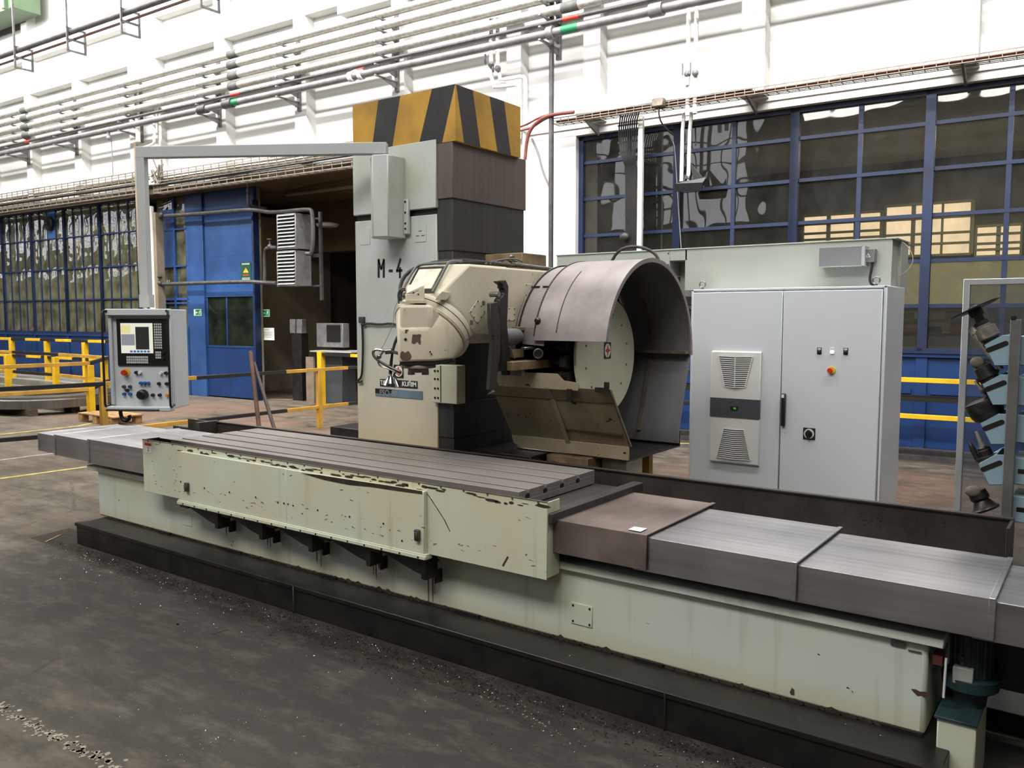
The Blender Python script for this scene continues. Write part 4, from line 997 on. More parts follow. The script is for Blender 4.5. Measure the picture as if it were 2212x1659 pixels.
# hood apron tab that hangs lower at the left part, with its round stud
g = MB(); g.prism([(-3.40, YC-RH+.055, ZC+.20), (-3.20, YC-RH+.055, ZC+.20), (-3.19, YC-RH+.035, ZC+.075), (-3.37, YC-RH+.035, ZC+.085)], (0, .008, 0)); g.mk('hood_tab', HOODM, mag)
p = onY(1165, 694, YC-RH+.06); g = MB(); g.lathe((p.x, p.y, p.z), (0, -1, .15), [(0, .022), (.03, .022), (.045, .012)], 14); g.mk('hood_stud', OILY, mag)
g = MB(); a = R(48)
for x_ in (-3.40, -3.30): g.cbox((x_, YC-(RH-.028)*math.cos(a), ZC+(RH-.028)*math.sin(a)), .07, .012, .014)
g.mk('hood_hinge', OILY, mag)
# back wall of the housing and rear lower sheet
g = MB(); Q = arc(RH-.02, 0, 180, 30)
g.prism([(XL, y, z) for y, z in Q] + [(XL, YC+RH-.02, 1.1), (XL, YC-.3, 1.1)], (.01, 0, 0)); g.mk('housing_back', OILY, mag)
pr_ = onX(1505, 775, XR); pb = onX(1466, 930, XR); pc = onX(1468, 957, XR); zf = onX(1357, 992, XR); 
g = MB(); g.prism([(XR, YC+RH-.004, ZC+.0), (XR, pb.y, pb.z), (XR, pb.y, pc.z), (XR, pb.y+.01, pc.z), (XR, pb.y+.012, pb.z), (XR, YC+RH+.004, ZC+.0)], (XL-XR, 0, 0)); g.mk('rear_sheet', HOODI, mag, label='dark grey inner rear sheet')
g = MB(); g.box(XL, XR+.0, YC+RH-.10, YC+RH-.005, ZC-.012, ZC+.012); xr = -3.03
rb = arc(RH-.015, 60, 180, 24); 
for (y0_, z0_), (y1_, z1_) in zip(rb[:-1], rb[1:]): g.prism([(xr-.012, y0_, z0_), (xr-.012, y1_, z1_), (xr-.012, y1_-.0+.0, z1_-.012), (xr-.012, y0_, z0_-.012)], (.024, 0, 0))
g.prism([(xr-.014, YC+RH-.02, ZC), (xr-.014, YC+RH-.0, ZC), (xr-.014, pb.y+.0, pb.z-.02), (xr-.014, pb.y-.02, pb.z-.02)], (.028, 0, 0)); g.mk('inner_rib', GALV, mag)
# lower front guard
def xr_(x, y): return onX(x, y, XR)
P = [xr_(1315, 842), xr_(1328, 872), xr_(1360, 965)]; zl = P[2].z; tr = xr_(1357, 996)
ftop, fmid, fbot = (P[0].y, P[0].z), (P[1].y, P[1].z), (P[2].y, P[2].z)
g = MB(); XL2 = -3.70
def slab(ya, za, yb, zb_, x0, x1, th=.008): g.prism([(x0, ya, za), (x0, yb, zb_), (x0, yb+th, zb_), (x0, ya+th, za)], (x1-x0, 0, 0))
slab(fbot[0], fbot[1], fmid[0], fmid[1], XL2, XR); slab(fmid[0], fmid[1], ftop[0], ftop[1], XL2, XR)
g.prism([(-2.93, ftop[0], ftop[1]-.02), (-2.93, ftop[0], ftop[1]+.035), (-3.045, ftop[0], ftop[1]+.045), (-3.10, ftop[0], ftop[1]+.09), (-3.60, ftop[0], ftop[1]+.09), (-3.655, ftop[0], ftop[1]+.04), (-3.70, ftop[0], ftop[1]-.02)], (0, .008, 0))
fg = g.mk('front_guard', HOODB, mag, bev=.002)
g = MB(); g.prism([(XL2+.09, fbot[0]-.012, tr.z+.01), (XR, fbot[0]-.012, tr.z), (XR, fbot[0]-.012, zl), (XL2-.0, fbot[0]-.012, zl), (XL2+.02, fbot[0]-.012, tr.z+.04)], (0, .014, 0)); g.mk('guard_skirt', HOODB, fg, bev=.003)
g = MB()
for xa in (-3.17,): 
    g.prism([(xa-.035, ftop[0]-.004, ftop[1]-.01), (xa+.0, ftop[0]-.004, ftop[1]-.01), (xa+.0, fmid[0]-.004, fmid[1]), (xa-.035, fmid[0]-.004, fmid[1])], (0, .004, 0))
    g.prism([(xa-.035, fmid[0]-.004, fmid[1]), (xa, fmid[0]-.004, fmid[1]), (xa, fbot[0]-.014, zl-.02), (xa-.035, fbot[0]-.014, zl-.02)], (0, .004, 0))
g.mk('guard_strap', HOODB, fg)
g = MB(); g.prism([(XR-.002, ftop[0], ftop[1]), (XR-.002, ftop[0]+.02, ftop[1]), (XR-.002, fbot[0]+.02, fbot[1]), (XR-.002, fbot[0], fbot[1])], (.012, 0, 0)); g.mk('guard_edge', GALV, fg)
g = MB(); g.prism([(XL2, fmid[0]-.0015, fmid[1]-.004), (XR, fmid[0]-.0015, fmid[1]-.004), (XR, fmid[0]-.0015, fmid[1]+.004), (XL2, fmid[0]-.0015, fmid[1]+.004)], (0, .002, 0)); 
zz = fbot[1]+.09; yy = fbot[0]+(fmid[0]-fbot[0])*(.09)/(fmid[1]-fbot[1]); g.prism([(-3.2, yy-.006, zz), (XR-.02, yy-.006, zz-.01), (XR-.02, yy-.006, zz+.005), (-3.2, yy-.006, zz+.004)], (0, .004, 0)); g.mk('guard_seam', GRIME, fg)
g = MB(); g.box(XR-.10, XR+.005, ftop[0]-.012, ftop[0]+.0, ftop[1]-.02, ftop[1]+.012); g.box(XR-.03, XR+.005, ftop[0]-.012, ftop[0], ftop[1]+.01, ftop[1]+.05); g.mk('guard_latch', OILY, fg); g = MB(); g.box(-3.02, -2.98, ftop[0]-.008, ftop[0], ftop[1]-.10, ftop[1]-.01); g.mk('guard_clip', OILY, fg)
g = MB(); pcb = onX(1468, 957, XR); g.box(XL2+.05, XR, fbot[0]-.01, pcb.y+.01, tr.z-.006, tr.z+.004); g.box(XL2+.05, XR, pcb.y, pcb.y+.01, tr.z, tr.z+.12); g.mk('drip_pan', OILY, mag)
# carrier under the magazine
g = MB(); g.box(-3.9, -3.36, 4.86, 5.58, .0, .90); g.mk('dark_filler', OILY, mag, bev=.004)  # dark box added to fill the bright gap under the magazine
g = MB(); g.box(-3.33, -2.98, 5.02, 5.5, .3, tr.z-.006); g.mk('carrier_beam', BROWNM, mag, bev=.004)
g = MB(); g.box(-2.97, -2.77, 5.2, 5.45, .0, tr.z-.008); g.mk('support_column', COLP, mag, bev=.004)
g = MB(); g.box(-2.88, -2.82, 5.66, 5.72, 0, tr.z-.007); g.mk('support_post', YELW, mag)
# disc, its shell and the ring of tool pots
XD = -3.035; YD, ZD = onX(1311, 768, XD).y, onX(1311, 768, XD).z
g = MB(); g.lathe((XD-.03, YD, ZD), (1, 0, 0), [(0, .42), (.01, .432), (.026, .432), (.03, .428)], 56); dk = g.mk('magazine_disc', DISC, mag, smooth=40)
g = MB()
for i in range(12):
    a_ = R(15+30*i); g.frus((XD, YD+.31*math.cos(a_), ZD+.31*math.sin(a_)), (XD+.004, YD+.31*math.cos(a_), ZD+.31*math.sin(a_)), .009, n=10)
g.mk('disc_screw', BROWNM, dk)
p = onX(1312, 757, XD+.001); emblem((XD+.001, p.y, p.z), (0, 1, 0), (0, 0, 1), .10, .12, dk)
g = MB()
for i in range(24):
    a_ = R(15*i+4); c_, s_ = math.cos(a_), math.sin(a_); P0 = Vector((XD-.05, YD+.455*c_, ZD+.455*s_)); o_ = Vector((0, c_, s_)); tt_ = Vector((0, -s_, c_))
    g.prism([P0-tt_*.045-o_*.05, P0-tt_*.05+o_*.02, P0-tt_*.02+o_*.035, P0+tt_*.03+o_*.035, P0+tt_*.05+o_*.01, P0+tt_*.045-o_*.05], (-.05, 0, 0))
g.mk('tool_pot', OILY, mag)
g = MB(); g.lathe((XD-.26, YD, ZD), (1, 0, 0), [(0, .36), (.2, .36), (.205, .40), (.225, .40)], 40)
for i in range(24):
    a_ = R(15*i+4); P0 = Vector((XD-.08, YD+.42*math.cos(a_), ZD+.42*math.sin(a_))); g.lathe(P0, (-1, 0, 0), [(0, .045), (.06, .045), (.061, .035), (.13, .03), (.131, .02), (.18, .02)], 12)
g.mk('magazine_drum', OILY, mag)
# transfer mechanism seen in the gap
tf = thing('tool_transfer_unit', (-3.4, 4.8, 1.55), 'greasy tool transfer unit with open socket between ram and tool magazine', 'tool transfer unit')
XT = -3.38
p = onX(1068, 728, XT); q = onX(1118, 730, XT)
g = MB(); g.lathe((XT, p.y, p.z+.0), (0, 1, 0), [(0, .05), (.015, .058), (q.y-p.y-.03, .058), (q.y-p.y, .05)], 22); g.mk('hydraulic_cylinder', PIPEG, tf, smooth=40)
p = onX(1157, 763, XT+.1); g = MB(); g.lathe((p.x-.02, p.y+.06, p.z), (.55, -.8, 0), [(0, .035), (.03, .035), (.10, .036), (.102, .028), (.05, .026)], 22); g.mk('tool_socket', MILLD, tf)
g = MB(); g.frus((p.x-.02, p.y+.06, p.z), (p.x-.1, p.y+.36, p.z-.01), .03, n=14); g.mk('socket_shaft', OILY, tf)
def bx(xa, ya, xb, yb, X, d, name, mat):
    a, c = onX(xa, ya, X), onX(xb, yb, X); g = MB(); g.box(X-d, X, a.y, c.y, c.z, a.z); return g.mk(name, mat, tf, bev=.003)
bx(1108, 782, 1200, 793, XT+.12, .16, 'guide_plate', BROWNM); bx(1127, 791, 1134, 812, XT+.10, .1, 'guide_foot', PIPEG)
bx(1108, 755, 1132, 772, XT+.02, .1, 'slide_block', BROWNM); bx(1092, 779, 1104, 800, XT+.02, .05, 'stop_pin', PIPEG); bx(1120, 706, 1146, 714, XT+.02, .06, 'bracket_plate', BROWNM)
bx(1095, 772, 1210, 800, XT-.02, .05, 'unit_body', OILY)
bx(1135, 750, 1160, 754, XT+.11, .04, 'clamp_finger', MILLD)
for y_ in (740, 772, 800): 
    p = onX(1219, y_, -3.3); g = MB(); g.cbox((-3.3, p.y, p.z), .03, .03, .035); g.mk('pot_latch', PIPEG, tf)
g = MB(); g.tube([onX(x, y, XT+.04) for x, y in ((1092, 748), (1102, 748), (1106, 760), (1112, 775))], .004, 6, 2); g.mk('thin_hose', PIPEG, tf)
# terminal box and hoses on the ram's top
g = MB(); a = onX(1165, 583, -3.55)
g.box(-3.86, -3.52, 4.98, 5.30, 2.25, 2.365); bx_ = g.mk('terminal_box', BROWNM, label='dirty brown terminal box standing on top of the ram behind the hoses', cat='terminal box', bev=.005)
g = MB()
for y_ in (5.02, 5.2): g.frus((-3.6, y_-.07, 2.335), (-3.6, y_, 2.335), .013, n=12); g.sphere((-3.6, y_-.07, 2.335), .016, 10, 6)
g.mk('cable_gland', MILLD, bx_)
g = MB()
for k in range(3): g.tube([(-3.62+.05*k, 4.98, 2.30), (-3.6+.04*k, 4.88, 2.32), (-3.55, 4.78-.05*k, 2.29), (-3.5, 4.62-.05*k, 2.262)], .006, 6, 2)
g.tube([(-3.60, 4.98, 2.29), (-3.52, 4.92, 2.275), (-3.5, 5.1, 2.268), (-3.5, 5.34, 2.262)], .014, 8, 2); g.mk('box_hose', PIPEG, bx_)
g = MB(); g.box(-3.38, -3.1, 5.55, 6.02, 2.255, 2.31); g.tube([(-3.2, 5.7, 2.30), (-3.12, 5.7, 2.42), (-2.98, 5.75, 2.44), (-2.85, 5.8, 2.38), (-2.82, 5.8, 2.27)], .012, 8, 2); g.sphere((-2.85, 5.8, 2.30), .07, 14, 8, 1, 1, .45)
g.mk('valve_bank', PIPED, label='dark valve bank with arched hose behind the top of the magazine hood', cat='valve bank')
# ================================================================== ELECTRICAL CABINET AND DUCT
YF = 7.05; cx0, cx1, cz = -3.115, -1.475, 2.145
cab = thing('control_cabinet', ((cx0+cx1)/2, 7.3, 0), 'tall light grey two-door electrical cabinet behind the way covers', 'electrical cabinet')
g = MB(); g.box(cx0, cx1, YF+.02, 7.72, .1, cz); g.box(cx0, cx1, YF, YF+.02, cz-.018, cz); g.box(cx0, cx0+.02, YF, YF+.02, .1, cz); g.box(cx1-.022, cx1, YF, YF+.02, .1, cz); g.mk('cabinet_body', CABG, cab, bev=.004)
g = MB(); g.box(cx0+.01, cx1-.01, YF+.03, 7.7, 0, .1); g.mk('cabinet_plinth', GREY60, cab)
xm = -2.283
dl = MB().box(cx0+.022, xm-.004, YF-.018, YF+.018, .12, cz-.03).mk('door', CABG, cab, bev=.004)
dr = MB().box(xm+.004, cx1-.028, YF-.018, YF+.018, .12, cz-.03).mk('door', CABG, cab, bev=.004)
for x_ in (cx0+.07, cx1-.10):
    g = MB(); g.frus((x_, YF+.08, cz), (x_, YF+.08, cz+.02), .012, n=10)
    g.tube([(x_+.028*math.cos(a*.5236), YF+.08, cz+.045+.028*math.sin(a*.5236)) for a in range(13)], .007, 8); g.mk('eye_bolt', MILLD, cab)
# cooling unit
a, c = onY(1537, 757, YF-.05), onY(1638, 1000, YF-.05); ux0, ux1, uz0, uz1 = a.x, c.x, onY(1537, 997, YF-.05).z, a.z
g = MB(); zs0, zs1 = onY(1537, 899, YF-.05).z, onY(1537, 858, YF-.05).z
g.prism([(ux0, YF-.018, uz1), (ux0, YF-.05, uz1-.01), (ux0, YF-.055, (uz0+uz1)/2), (ux0, YF-.05, uz0+.01), (ux0, YF-.018, uz0-.005)], (ux1-ux0, 0, 0)); cu = g.mk('cooling_unit', LOUV, dl, bev=.003)
g = MB(); g.box(ux0-.001, ux1+.001, YF-.0575, YF-.03, zs0, zs1); g.mk('display_band', GREY60, cu)
xc_ = (ux0+ux1)/2; zc_ = (zs0+zs1)/2
g = MB(); g.box(xc_-.035, xc_+.035, YF-.061, YF-.057, zc_-.018, zc_+.018); g.mk('readout', BLK, cu)
MB().text('46', (xc_+.005, YF-.0612, zc_), (1, 0, 0), (0, 0, 1), .026, .0006).mk('readout_digits', emis('led_green', (90, 220, 60), .9), cu)
for (zt1, zt0, w1, w0) in ((onY(1545, 768, YF).z, onY(1555, 833, YF).z, .30, .175), (onY(1545, 922, YF).z, onY(1545, 984, YF).z, .175, .30)):
    g = MB(); g.prism([(xc_-w1/2, YF-.056, zt1), (xc_+w1/2, YF-.056, zt1), (xc_+w0/2, YF-.056, zt0), (xc_-w0/2, YF-.056, zt0)], (0, .004, 0)); g.mk('grille_opening', BLK, cu)
    g = MB(); n = 15
    for i in range(n+1):
        f = i/n; z_ = zt1+(zt0-zt1)*f; ww = w1+(w0-w1)*f
        g.prism([(xc_-ww/2, YF-.058, z_+.0045), (xc_, YF-.066, z_+.0), (xc_+ww/2, YF-.058, z_+.0045), (xc_+ww/2, YF-.058, z_-.0045), (xc_, YF-.066, z_-.009), (xc_-ww/2, YF-.058, z_-.0045)], (0, .006, 0))
    if w1 > w0: g.box(xc_-.003, xc_+.003, YF-.066, YF-.057, zt0, zt1)
    for sg in (-1, 1): g.prism([(xc_+sg*w1/2, YF-.056, zt1), (xc_+sg*(w1/2+.008), YF-.056, zt1), (xc_+sg*(w0/2+.008), YF-.056, zt0), (xc_+sg*w0/2, YF-.056, zt0)], (0, -.006, 0))
    g.mk('louvre_grille', LOUV, cu)
# handle, buttons, switch
hz0, hz1 = onY(1690, 920, YF-.04).z, onY(1692, 850, YF-.04).z; hx = onY(1692, 880, YF-.04).x
hd = MB().box(hx-.016, hx+.016, YF-.055, YF-.018, hz0, hz1).mk('door_handle', RUB, dr, bev=.006)
MB().box(hx-.012, hx+.008, YF-.057, YF-.055, hz1-.035, hz1-.008).mk('handle_badge', WHITEP, hd)
def fp(x, y, k=.018): return onY(x, y, YF-k)
for i, (x, y) in enumerate(((1770, 757), (1798, 757), (1827, 758))):
    p = fp(x, y); MB().box(p.x-.018, p.x+.018, YF-.022, YF-.018, p.z-.03, p.z+.024).mk('button_plate', WHITEP if i == 1 else BLK, dr)
    MB().box(p.x-.013, p.x+.013, YF-.0235, YF-.022, p.z+.005, p.z+.02).mk('label_tag', KEYW, dr)
    g = MB(); g.lathe((p.x, YF-.022, p.z-.012), (0, -1, 0), [(0, .014), (.012, .014), (.016, .010)], 14); g.mk('push_button', emis('lamp_white', (255, 255, 250), 1.6) if i == 1 else RUB, dr, label='lit white button' if i == 1 else None)
p = fp(1797, 800); MB().lathe((p.x, YF-.018, p.z), (0, -1, 0), [(0, .032), (.008, .03)], 20).mk('stop_collar', YELP, dr, label='yellow collar')
MB().lathe((p.x-.008, YF-.026, p.z), (0, -1, 0), [(0, .012), (.02, .012), (.022, .022), (.036, .019)], 18).mk('emergency_stop', RED, dr, label='red mushroom button')
p = fp(1748, 937); sw = MB().box(p.x-.05, p.x+.05, YF-.024, YF-.018, p.z-.05, p.z+.05).mk('main_switch', BLK, dr, bev=.003)
MB().lathe((p.x, YF-.024, p.z), (0, -1, 0), [(0, .042), (.004, .041)], 24).mk('switch_ring', KEYW, sw)
g = MB(); g.lathe((p.x, YF-.028, p.z), (0, -1, 0), [(0, .030), (.012, .028)], 20); g.box(p.x-.010, p.x+.010, YF-.058, YF-.034, p.z-.034, p.z+.034); g.mk('switch_knob', RUB, sw, bev=.002)
# raised cable duct behind
dct = thing('cable_duct', (-3.2, 7.65, 0), 'long raised grey-green sheet duct running above and behind the cabinet', 'cable duct')
dz = onY(1932, 516, 7.5).z; du = onY(1712, 470, 7.5)
xs = onY(1447, 545, 7.5).x
g = MB(); g.box(xs+.002, -1.515, 7.74, 8.02, 2.10, dz-.0); g.box(xs+.16, -1.54, 7.50, 7.745, 2.15, dz); g.box(-4.85, xs-.002, 7.5, 7.78, 2.30, dz-.0); g.box(xs+.0, xs+.18, 7.5, 7.745, 2.44, dz); g.mk('duct_sheet', DUCTG, dct, bev=.003)
g = MB(); g.box(-4.86, -1.505, 7.49, 8.03, dz, dz+.012); g.mk('duct_lid', DUCTG, dct, bev=.002)
g = MB()
for x_ in (-4.7, -3.35, -1.7): g.box(x_-.04, x_+.04, 7.80, 7.88, 0, 2.3)
g.mk('duct_leg', DUCTG, dct)
g = MB()
for z_ in (dz-.03, dz-.14): g.frus((xs-.015, 7.501, z_), (xs-.015, 7.496, z_), .007, n=8)
g.mk('duct_screw', BLK, dct)
# braking resistor with mesh cover
a, c = onY(1769, 533, 7.38), onY(1862, 578, 7.38)
rx0, rx1, rz0, rz1 = a.x, c.x, onY(1769, 577, 7.38).z, onY(1862, 531, 7.38).z
rs_ = thing('braking_resistor', ((rx0+rx1)/2, 7.44, rz0), 'perforated grey resistor box mounted on the duct above the cabinet', 'resistor box')
g = MB(); g.box(rx0, rx1, 7.39, 7.50, rz0, rz1); g.mk('resistor_case', GALV, rs_, bev=.002)
g = MB(); nx, nz = 40, 18
for i in range(nx+1): x_ = rx0+(rx1-rx0)*i/nx; g.box(x_-.0022, x_+.0022, 7.377, 7.382, rz0, rz1)
for i in range(nz+1): z_ = rz0+(rz1-rz0)*i/nz; g.box(rx0, rx1, 7.377, 7.382, z_-.0022, z_+.0022)
g.box(rx0-.004, rx0+.006, 7.375, 7.40, rz0, rz1); g.box(rx1-.006, rx1+.02, 7.375, 7.5, rz0, rz1); g.box(rx0, rx1, 7.375, 7.40, rz0-.004, rz0+.004); g.box(rx0, rx1, 7.375, 7.40, rz1-.004, rz1+.004)
g.mk('mesh_cover', plain('mesh_grey', (176, 180, 180), .5, .3, .05, 6), rs_)
MB().box(rx0+.005, rx1-.005, 7.383, 7.389, rz0+.005, rz1-.005).mk('mesh_backing', PIPED, rs_)
a, c = onY(1867, 538, 7.42), onY(1889, 566, 7.42); g = MB(); g.box(a.x, c.x, 7.42, 7.50, c.z, a.z)
jb = g.mk('junction_box', PIPEG, rs_, bev=.003, label='small grey junction box with white warning triangle')
xc_, zc_ = (a.x+c.x)/2-.01, (a.z+c.z)/2
g = MB(); 
for r0_, m_ in ((.022, 0), (.013, 1)):
    g.m = m_; g.prism([(xc_+r0_*math.cos(R(90+120*i)), 7.42, zc_-.002+r0_*math.sin(R(90+120*i))) for i in range(3)], (0, -.001-.0005*m_, 0))
g.mk('warning_triangle', [WHITEP, PIPEG], jb)
g = MB(); p = (a.x+c.x)/2+.02; g.tube([(p, 7.45, c.z), (p-.005, 7.44, c.z-.07), (p-.02, 7.45, c.z-.14), (p-.01, 7.47, c.z-.18), (p+.01, 7.49, c.z-.185)], .011, 8, 2); g.mk('resistor_cable', CABLEB, rs_)
g = MB(); g.tube([onY(x, y, 7.7) for x, y in ((1932, 519), (1950, 522), (1966, 538), (1974, 560), (1966, 580), (1950, 592), (1938, 600))], .004, 6, 2)
g.mk('loose_cable', plain('pale_cable', (170, 160, 140), .6), label='thin pale loose cable looping off the right end of the duct', cat='cable')

# ================================================================== TOOL RACK BEHIND GUARD FRAME
YR = 5.5; gx = onY(2095, 605, YR).x
gf = thing('guard_screen', (.35, YR, 0), 'aluminium-framed clear guard screen at the right edge', 'guard screen')
gz = onY(2095, 603, YR).z
g = MB(); g.box(gx-.03, gx+.005, YR-.02, YR+.02, 0, gz); g.box(gx, 1.6, YR-.02, YR+.02, gz-.035, gz); g.box(gx, 1.6, YR-.02, YR+.02, .25, .285); g.box(1.57, 1.6, YR-.02, YR+.02, 0, gz); g.mk('screen_frame', ALU, gf, bev=.003)
MB().box(gx, 1.58, YR-.003, YR+.003, .28, gz-.03).mk('clear_sheet', GLASSC, gf)
YK = 4.95
rk = thing('tool_rack', (.1, YK+.2, 0), 'grey upright rack post carrying pale blue tool trays', 'tool rack')
ptop = onY(2192, 690, YK); px_ = onY(2187, 900, YK)
g = MB(); g.box(px_.x-.028, px_.x+.02, YK-.02, YK+.02, .0, ptop.z); g.box(px_.x-.028, px_.x+.9, YK+.30, YK+.34, 0, .04); g.box(px_.x+.86, px_.x+.9, YK-.02, YK+.34, 0, ptop.z); g.box(px_.x-.028, px_.x+.9, YK-.02, YK+.0, .45, .49); g.box(px_.x-.02, px_.x+.9, YK+.28, YK+.32, .8, .84); g.mk('rack_post', plain('rack_grey', (104, 102, 98), .6, .2, .15, 6), rk, bev=.003)
MB().box(px_.x-.026, px_.x-.004, YK-.024, YK+.02, ptop.z, ptop.z+.016).mk('post_cap', RUB, rk)
MB().box(px_.x-.6, px_.x+.9, YK+.12, YK+.5, .02, .06).mk('rack_base', OILY, rk)
tilt = R(-20)
trays = [(2150, 770), (2146, 855), (2142, 940), (2137, 1028)]
names = ['topmost pale blue tool tray, tilted, with a slit mill above it', 'second pale blue tool tray from the top, slanted at the rack post', 'third pale blue tool tray from the top with blue glint in its slot', 'fourth pale blue tool tray from the top with red glint in its slot']
for i, (x, y) in enumerate(trays):
    dy = y-770
    pts = [(2126, 745), (2165, 724), (2190, 724), (2190, 790), (2148, 790)]
    pts = [(px+(-.048*dy*1.0), py+dy) for px, py in pts]
    q = [onY(px, py, YK+.03) for px, py in pts]
    tr_ = thing('tool_tray', (q[4].x, YK+.1, q[4].z), names[i], 'tool tray', 'pale blue tool trays on the rack')
    c0 = onY(2154-.048*dy, 749+dy, YK+.03); d = (onY(2171-.048*dy, 742+dy, YK+.03)-onY(2138-.048*dy, 755+dy, YK+.03)); d.y = 0; d = d.normalized(); e = Vector((-d.z, 0, d.x))
    slot = [c0+d*(.042*sx)+e*0 for sx in (-1, 1)]
    ring = []
    for k in range(9): a_ = R(90+180*k/8); ring.append(slot[0]+d*.013*math.cos(a_)+e*.013*math.sin(a_))
    for k in range(9): a_ = R(-90+180*k/8); ring.append(slot[1]+d*.013*math.cos(a_)+e*.013*math.sin(a_))
    g = MB(); g.prism(q, (0, .005, 0)); g.prism([q[0], q[1], q[1]+Vector((0, .3, 0)), q[0]+Vector((0, .3, 0))], (0, 0, -.005)); g.prism(q, (0, .005, 0)) if False else None
    g.prism([p+Vector((0, .295, 0)) for p in q], (0, .005, 0)); g.prism([q[3], q[4], q[4]+Vector((0, .3, 0)), q[3]+Vector((0, .3, 0))], (0, 0, .005)); g.prism([q[4], q[0], q[0]+Vector((0, .3, 0)), q[4]+Vector((0, .3, 0))], (.005, 0, 0))
    g.mk('tray_body', BINB, tr_, bev=.002)
    MB().prism(ring, (0, -.0015, 0)).mk('grip_slot', OILY, tr_)
# second column of trays, cut by the edge
for i, dy in enumerate((0, 88, 170, 262, 345)):
    a, c = onY(2201-.04*dy, 726+dy, YK+.03), onY(2280-.04*dy, 792+dy, YK+.03)
    g = MB(); g.box(a.x, c.x, YK+.03, YK+.3, c.z, a.z); tr_ = g.mk('tool_tray', BINB, bev=.004, label=('uppermost', 'second', 'third', 'fourth', 'lowest')[i]+' pale blue tray right of the rack post, cut by the photo edge', cat='tool tray', group='pale blue trays at the photo edge')
    if i > 2: MB().box(a.x+.02, a.x+.2, YK+.0285, YK+.03, (a.z+c.z)/2-.012, (a.z+c.z)/2+.012).mk('grip_slot', OILY, tr_)
# cutting tools standing in the trays
YT = YK+.14
def tool(base, tip, prof, label, mats=TOOLST, extra=None):
    P, Q = onY(base[0], base[1], YT), onY(tip[0], tip[1], YT); d = Q-P; L = d.length
    t_ = thing('milling_tool', P, label, 'milling tool', 'tools standing in the trays')
    for nm, mt, pr2 in prof:
        MB().lathe(P, d, [(h*L, r_) for h, r_ in pr2], 20).mk(nm, mt, t_, smooth=40)
    return t_, P, d.normalized(), L
t_, P, d, L = tool((2147, 745), (2104, 668), [('taper_flange', OILY, [(0, .045), (.05, .045), (.06, .05), (.10, .05), (.11, .042), (.16, .042), (.17, .052), (.2, .052), (.21, .045)]), ('chuck_body', TOOLST, [(.2, .050), (.24, .056), (.48, .052), (.50, .036), (.56, .036)]), ('arbor', DARKST, [(.56, .028), (.58, .034), (.66, .034), (.67, .024), (.80, .024), (.81, .036), (.95, .036), (1.0, .03)])], 'long arbor tool with thin slitting saw, topmost in the rack')
MB().lathe(P+d*L*.985, d, [(0, .125), (.002, .13), (.006, .13), (.008, .03), (.02, .022)], 40).mk('slitting_saw', OILY, t_)
t_, P, d, L = tool((2140, 765), (2098, 706), [('boring_bar', TOOLST, [(-.55, .014), (-.2, .018), (.2, .02), (.75, .022), (.76, .026), (1.0, .02)])], 'pale cylindrical boring bar leaning behind the topmost tray')
tool((2150, 838), (2112, 778), [('tool_flange', OILY, [(0, .06), (.06, .075), (.12, .07), (.16, .05), (.35, .048), (.4, .062), (.5, .06)]), ('cutter_body', OILY, [(.5, .05), (.75, .045), (.8, .035), (.95, .03)])], 'short dark shell mill in the second tray')
P = onY(2111, 783, YT-.02); g = MB(); g.sphere(P, .032, 12, 8, 1.1, .8, 1.0); g.mk('rag_cap', plain('dirty_cloth', (112, 104, 90), .9, 0, .2, 20), label='dirty cloth cap over the tool in the second tray', cat='cap')
tool((2140, 905), (2118, 862), [('face_mill', OILY, [(0, .055), (.1, .075), (.3, .085), (.7, .095), (.9, .09), (1.0, .05)])], 'wide dark face mill in the third tray')
tool((2143, 872), (2106, 822), [('slim_bar', TOOLST, [(-.2, .009), (.9, .009), (1, .006)])], 'slim steel bar standing before the third tray')
tool((2136, 994), (2112, 940), [('drill_holder', OILY, [(0, .05), (.08, .06), (.16, .06), (.2, .035), (.5, .032), (.55, .024)]), ('drill_shank', TOOLST, [(.2, .033), (.42, .033), (.44, .02), (.8, .012), (1.15, .008)])], 'drill holder with slim shank in the fourth tray')
tool((2108, 985), (2094, 955), [('pointed_tool', OILY, [(-.4, .014), (.5, .016), (.8, .012), (1.0, .004)])], 'small dark pointed tool left of the fourth tray')
tool((2130, 1102), (2104, 1050), [('holder_flange', OILY, [(0, .07), (.08, .075), (.14, .06), (.4, .04), (.5, .05), (.8, .045)]), ('holder_body', TOOLST, [(.42, .042), (.6, .042)])], 'lowest dark tool holder just above the chip guard')
P = onY(2102, 1062, YT-.03); g = MB(); g.sphere(P, .036, 12, 8, 1.1, .8, .9); g.mk('rag_cap', bpy.data.materials['dirty_cloth'], label='dirty cloth cap over the lowest tool', cat='cap')

# ================================================================== LUBRICATION PUMP AT THE BED'S RIGHT END
pu = thing('lubrication_pump', (-.28, 3.75, 0), 'dark teal pump motor standing on a stained cream tank at the bed end', 'pump')
a, c = onY(2024, 1560, 3.60), onY(2108, 1640, 3.60)
tx0, tx1, tz1 = onY(2024, 1555, 3.6).x, onY(2109, 1565, 3.6).x, onY(2024, 1544, 3.6).z
g = MB(); g.box(tx0, tx1, 3.60, 3.95, 0, tz1-.012); g.mk('oil_tank', CREAM, pu, bev=.006)
g = MB(); g.box(tx0-.01, tx1+.004, 3.59, 3.96, tz1-.012, tz1); g.mk('tank_lid', TEAL, pu, bev=.002)
mx, my = (tx0+tx1)/2+.02, 3.80
g = MB(); g.lathe((mx, my, tz1), (0, 0, 1), [(0, .06), (.05, .065), (.06, .085), (.075, .105), (.12, .11), (.125, .075), (.30, .075), (.31, .078), (.36, .07)], 26)
for i in range(16): a_ = R(22.5*i); g.cbox((mx+.076*math.cos(a_), my+.076*math.sin(a_), tz1+.21), .008, .008, .16)
